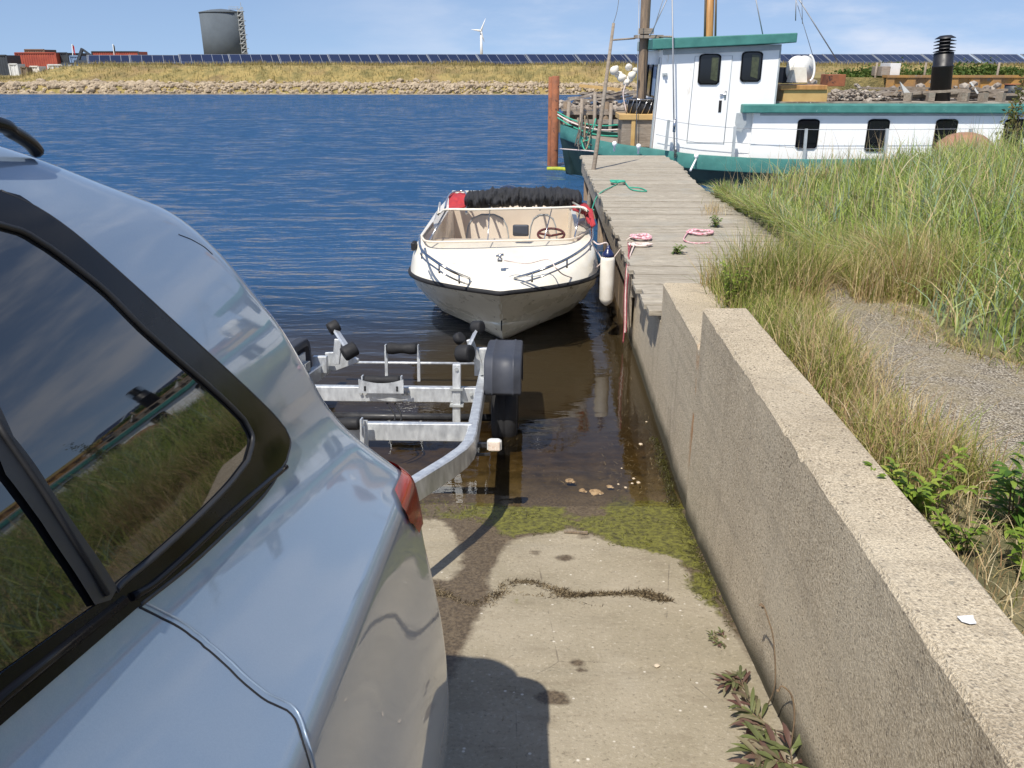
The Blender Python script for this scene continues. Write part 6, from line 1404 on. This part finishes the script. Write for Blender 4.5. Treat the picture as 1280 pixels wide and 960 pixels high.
for k, u in enumerate(ks):
    o = sol if k == 0 else copy_tree(sol); q = Py(u, 72, 88); o.location = (q.x, 88 + (0 if u > 200 else 1.5), 1.62 - .06 * (u < 250)); o.rotation_euler = (0, 0, radians(24))
# tank
tk = empty('storage_tank', (-106, 300, 1), 'large dark grey cylindrical storage tank on the horizon', 'tank')
a = Py(257, 70, 300); b = Py(308, 70, 300); cx = (a.x + b.x) / 2; r_ = (b.x - a.x) / 2; zt = Py(280, 15.5, 300).z
m = MB(); m.lathe((cx, 300, 0), (0, 0, 1), [(r_, 0), (r_, zt)], 64); m.build('shell', M['tank'], tk)
m = MB(); m.lathe((cx, 300, zt), (0, 0, 1), [(r_ + .15, -.3), (r_ + .15, 0), (r_ * .5, .75), (.05, 1.1)], 64); m.build('roof', M['tank'], tk)
m = MB(); lx = cx + r_ + .5
for k in range(13): m.box((lx + .3 * sin(k * 2.1), 297.5, 1 + k * zt / 12.6), (1.9, 1.6, .18)); m.beam((lx - .8, 297, 1 + k * zt / 12.6), (lx + .8, 297, 1 + (k + .9) * zt / 12.6), .18, .3)
for xx in (-.9, .9): m.box((lx + xx, 297, zt / 2 + .6), (.16, .16, zt + 1.4))
m.box((cx + r_ - 1.6, 297.5, zt + .9), (3.4, 1.2, .14)); m.box((cx + r_ - 1.6, 297, zt + 1.5), (3.4, .1, .12)); m.box((cx + r_ + .9, 297, zt + 1.5), (.14, .14, 2.6)); m.build('stair_tower', M['galv2'], tk)
# wind turbine
tb0 = Py(602, 72, 1500); hub = Py(601.3, 38.5, 1500); wt_o = empty('wind_turbine', tb0, 'white three bladed wind turbine far away on the horizon', 'wind turbine')
m = MB(); m.tube([Vector((tb0.x, 1500, 0)), Vector((hub.x, 1500, hub.z))], [2.6, 1.6], 16); m.build('tower', M['turbine'], wt_o)
m = MB(); m.box((hub.x, 1502, hub.z + .8), (3.6, 9, 3.6)); m.build('nacelle', M['turbine'], wt_o)
sc = Py(602, 38, 1500).x - Py(601, 38, 1500).x
for (du, dv) in ((6, -14), (-12, -1.5), (4, 13)):
    tip = Vector((hub.x + du * sc, 1496, hub.z - dv * sc)); m = MB(); c0_ = Vector((hub.x, 1496, hub.z)); m.tube([c0_, c0_.lerp(tip, .2), c0_.lerp(tip, .5), tip], [1.1, 1.5, 1.0, .25], 8); m.build('blade', M['turbine'], wt_o)
m = MB(); m.lathe((hub.x, 1496.5, hub.z), (0, -1, 0), [(1.6, 0), (1.5, 1.2), (.3, 2.4)], 12); m.build('hub', M['turbine'], wt_o)
# containers and clutter at the far left
def cont(name, u0, u1, v0, v1, y, dep, mat, label, cat, door=None):
    a = Py(u0, v1, y); b = Py(u1, v1, y); t = Py(u0, v0, y); e = empty(name, ((a.x + b.x) / 2, y, min(a.z, .5)), label, cat); z0 = min(a.z, .5)
    rows = [[], []]; x = a.x; k = 0
    while x <= b.x: rows[0].append(Vector((x, y - (.0, .05)[(k // 2) % 2], z0))); rows[1].append(Vector((x, y - (.0, .05)[(k // 2) % 2], t.z))); x += (.04, .12)[k % 2]; k += 1
    m = MB(); m.box(((a.x + b.x) / 2, y + dep / 2 + .02, (z0 + t.z) / 2), (b.x - a.x, dep, t.z - z0)); m.build('body', M[mat], e)
    if len(rows[0]) > 2: MB().grid(rows, False).build('corrugated_side', M[mat], e)
    m = MB()
    for xx in (a.x, b.x): m.box((xx, y - .04, (z0 + t.z) / 2), (.16, .16, t.z - z0 + .04))
    m.box(((a.x + b.x) / 2, y - .05, t.z), (b.x - a.x, .14, .14)); m.split('frame', M[door or mat], e); return e
cont('red_container', 24, 74, 66, 92, 118, 3, 'redbox', 'faded red shipping container stack at the far left', 'container', 'redbox')
cont('red_container', 75, 88, 66, 90, 119, 6, 'darkbox', 'dark end of a container beside the red stack', 'container')
cont('red_container', 116, 174, 64.5, 72, 130, 3, 'redbox', 'long red container standing behind the brown wall', 'container', 'darkbox')
cont('top_container', 32, 56, 62, 66.5, 120, 3, 'brownwall', 'low brown crate on top of the red container', 'crate')
cont('dark_container', -12, 12, 69, 90, 112, 3, 'darkbox', 'dark slate container cut by the left edge of the photo', 'container')
cont('brown_shed', 115, 161, 71, 84, 108, 4, 'brownwall', 'low brown timber shed before the long red container', 'shed')
cont('blue_trailer', 80, 114, 79, 92, 104, 2.4, 'bluebox', 'pale blue advertising trailer at the far left', 'trailer', 'darkbox')
cont('white_van_box', 62, 79, 81, 92, 103, 2.4, 'whitebox', 'small white box body beside the blue trailer', 'van')
cont('beige_crate', 40, 50, 83, 94, 103, 1.6, 'fender', 'beige crate in front of the red container', 'crate')
cont('beige_crate', 14, 24, 80, 93, 105, 1.6, 'whitebox', 'pale crate between dark container and red stack', 'crate')
cont('beige_crate', 28, 35, 84, 92, 102, 1.6, 'brownwall', 'small brown crate in front of the red container', 'crate')
cont('blue_cabin', 89, 101, 70, 79, 110, 2, 'bluebox', 'small light blue cabin behind the advertising trailer', 'cabin')
for k, (u, v0, v1, y_, mt) in enumerate(((90, 56, 80, 112, 'redcloth'), (141, 56, 66, 128, 'darkbox'))):
    a = Py(u, v1, y_); b = Py(u, v0 - 1, y_); e = empty('flag_pole', a, ['white flagpole with red flag among the containers', 'flagpole with dark flag above the long red container'][k], 'flagpole')
    m = MB(); m.tube([Vector((a.x, y_, .4)), b], .05, 6); m.build('pole', M['whitebox'], e)
    m = MB(); sg = 1; rows = []
    for i in range(7): t = i / 6; rows.append([b + Vector((-.0 + .28 * t, .1 * sin(t * 5), -.05 - .25 * t)), b + Vector((.0 + .22 * t, .1 * sin(t * 5 + .5), -1.0 - .35 * t))])
    m.grid(rows, True); m.build('flag', M[mt], e)
e = bpy.data.objects['blue_trailer']; a = Py(84, 90, 103.9); b = Py(107, 82, 103.9)
for (u, w_, s_) in ((88, .5, .9), (94, 1.5, .5), (103, .9, .7)):
    q = Py(u, 86, 103.85); m = MB(); m.box((q.x, q.y, q.z), (w_, .03, s_)); m.build('sign_panel', M['whitebox'], e)
q = Py(103, 73, 106); m = MB(); m.box((q.x, 106, q.z - .6), (1.6, 1.2, .8)); m.beam((q.x - .6, 106, q.z - .3), (q.x + .2, 106, q.z + 1.1), .3, .3); m.beam((q.x + .2, 106, q.z + 1.0), (q.x + 1.3, 106, q.z + .2), .22, .22); m.box((q.x, 106, .9), (.9, .9, 1.6)); tag(m.build('digger', M['darkbox']), 'dark small crane digger standing among the containers', 'digger')
for o in bpy.data.objects:
    if o.type == 'MESH' and o.parent is None and o.name.split('.')[0] == 'x': o.name = 'cloth'
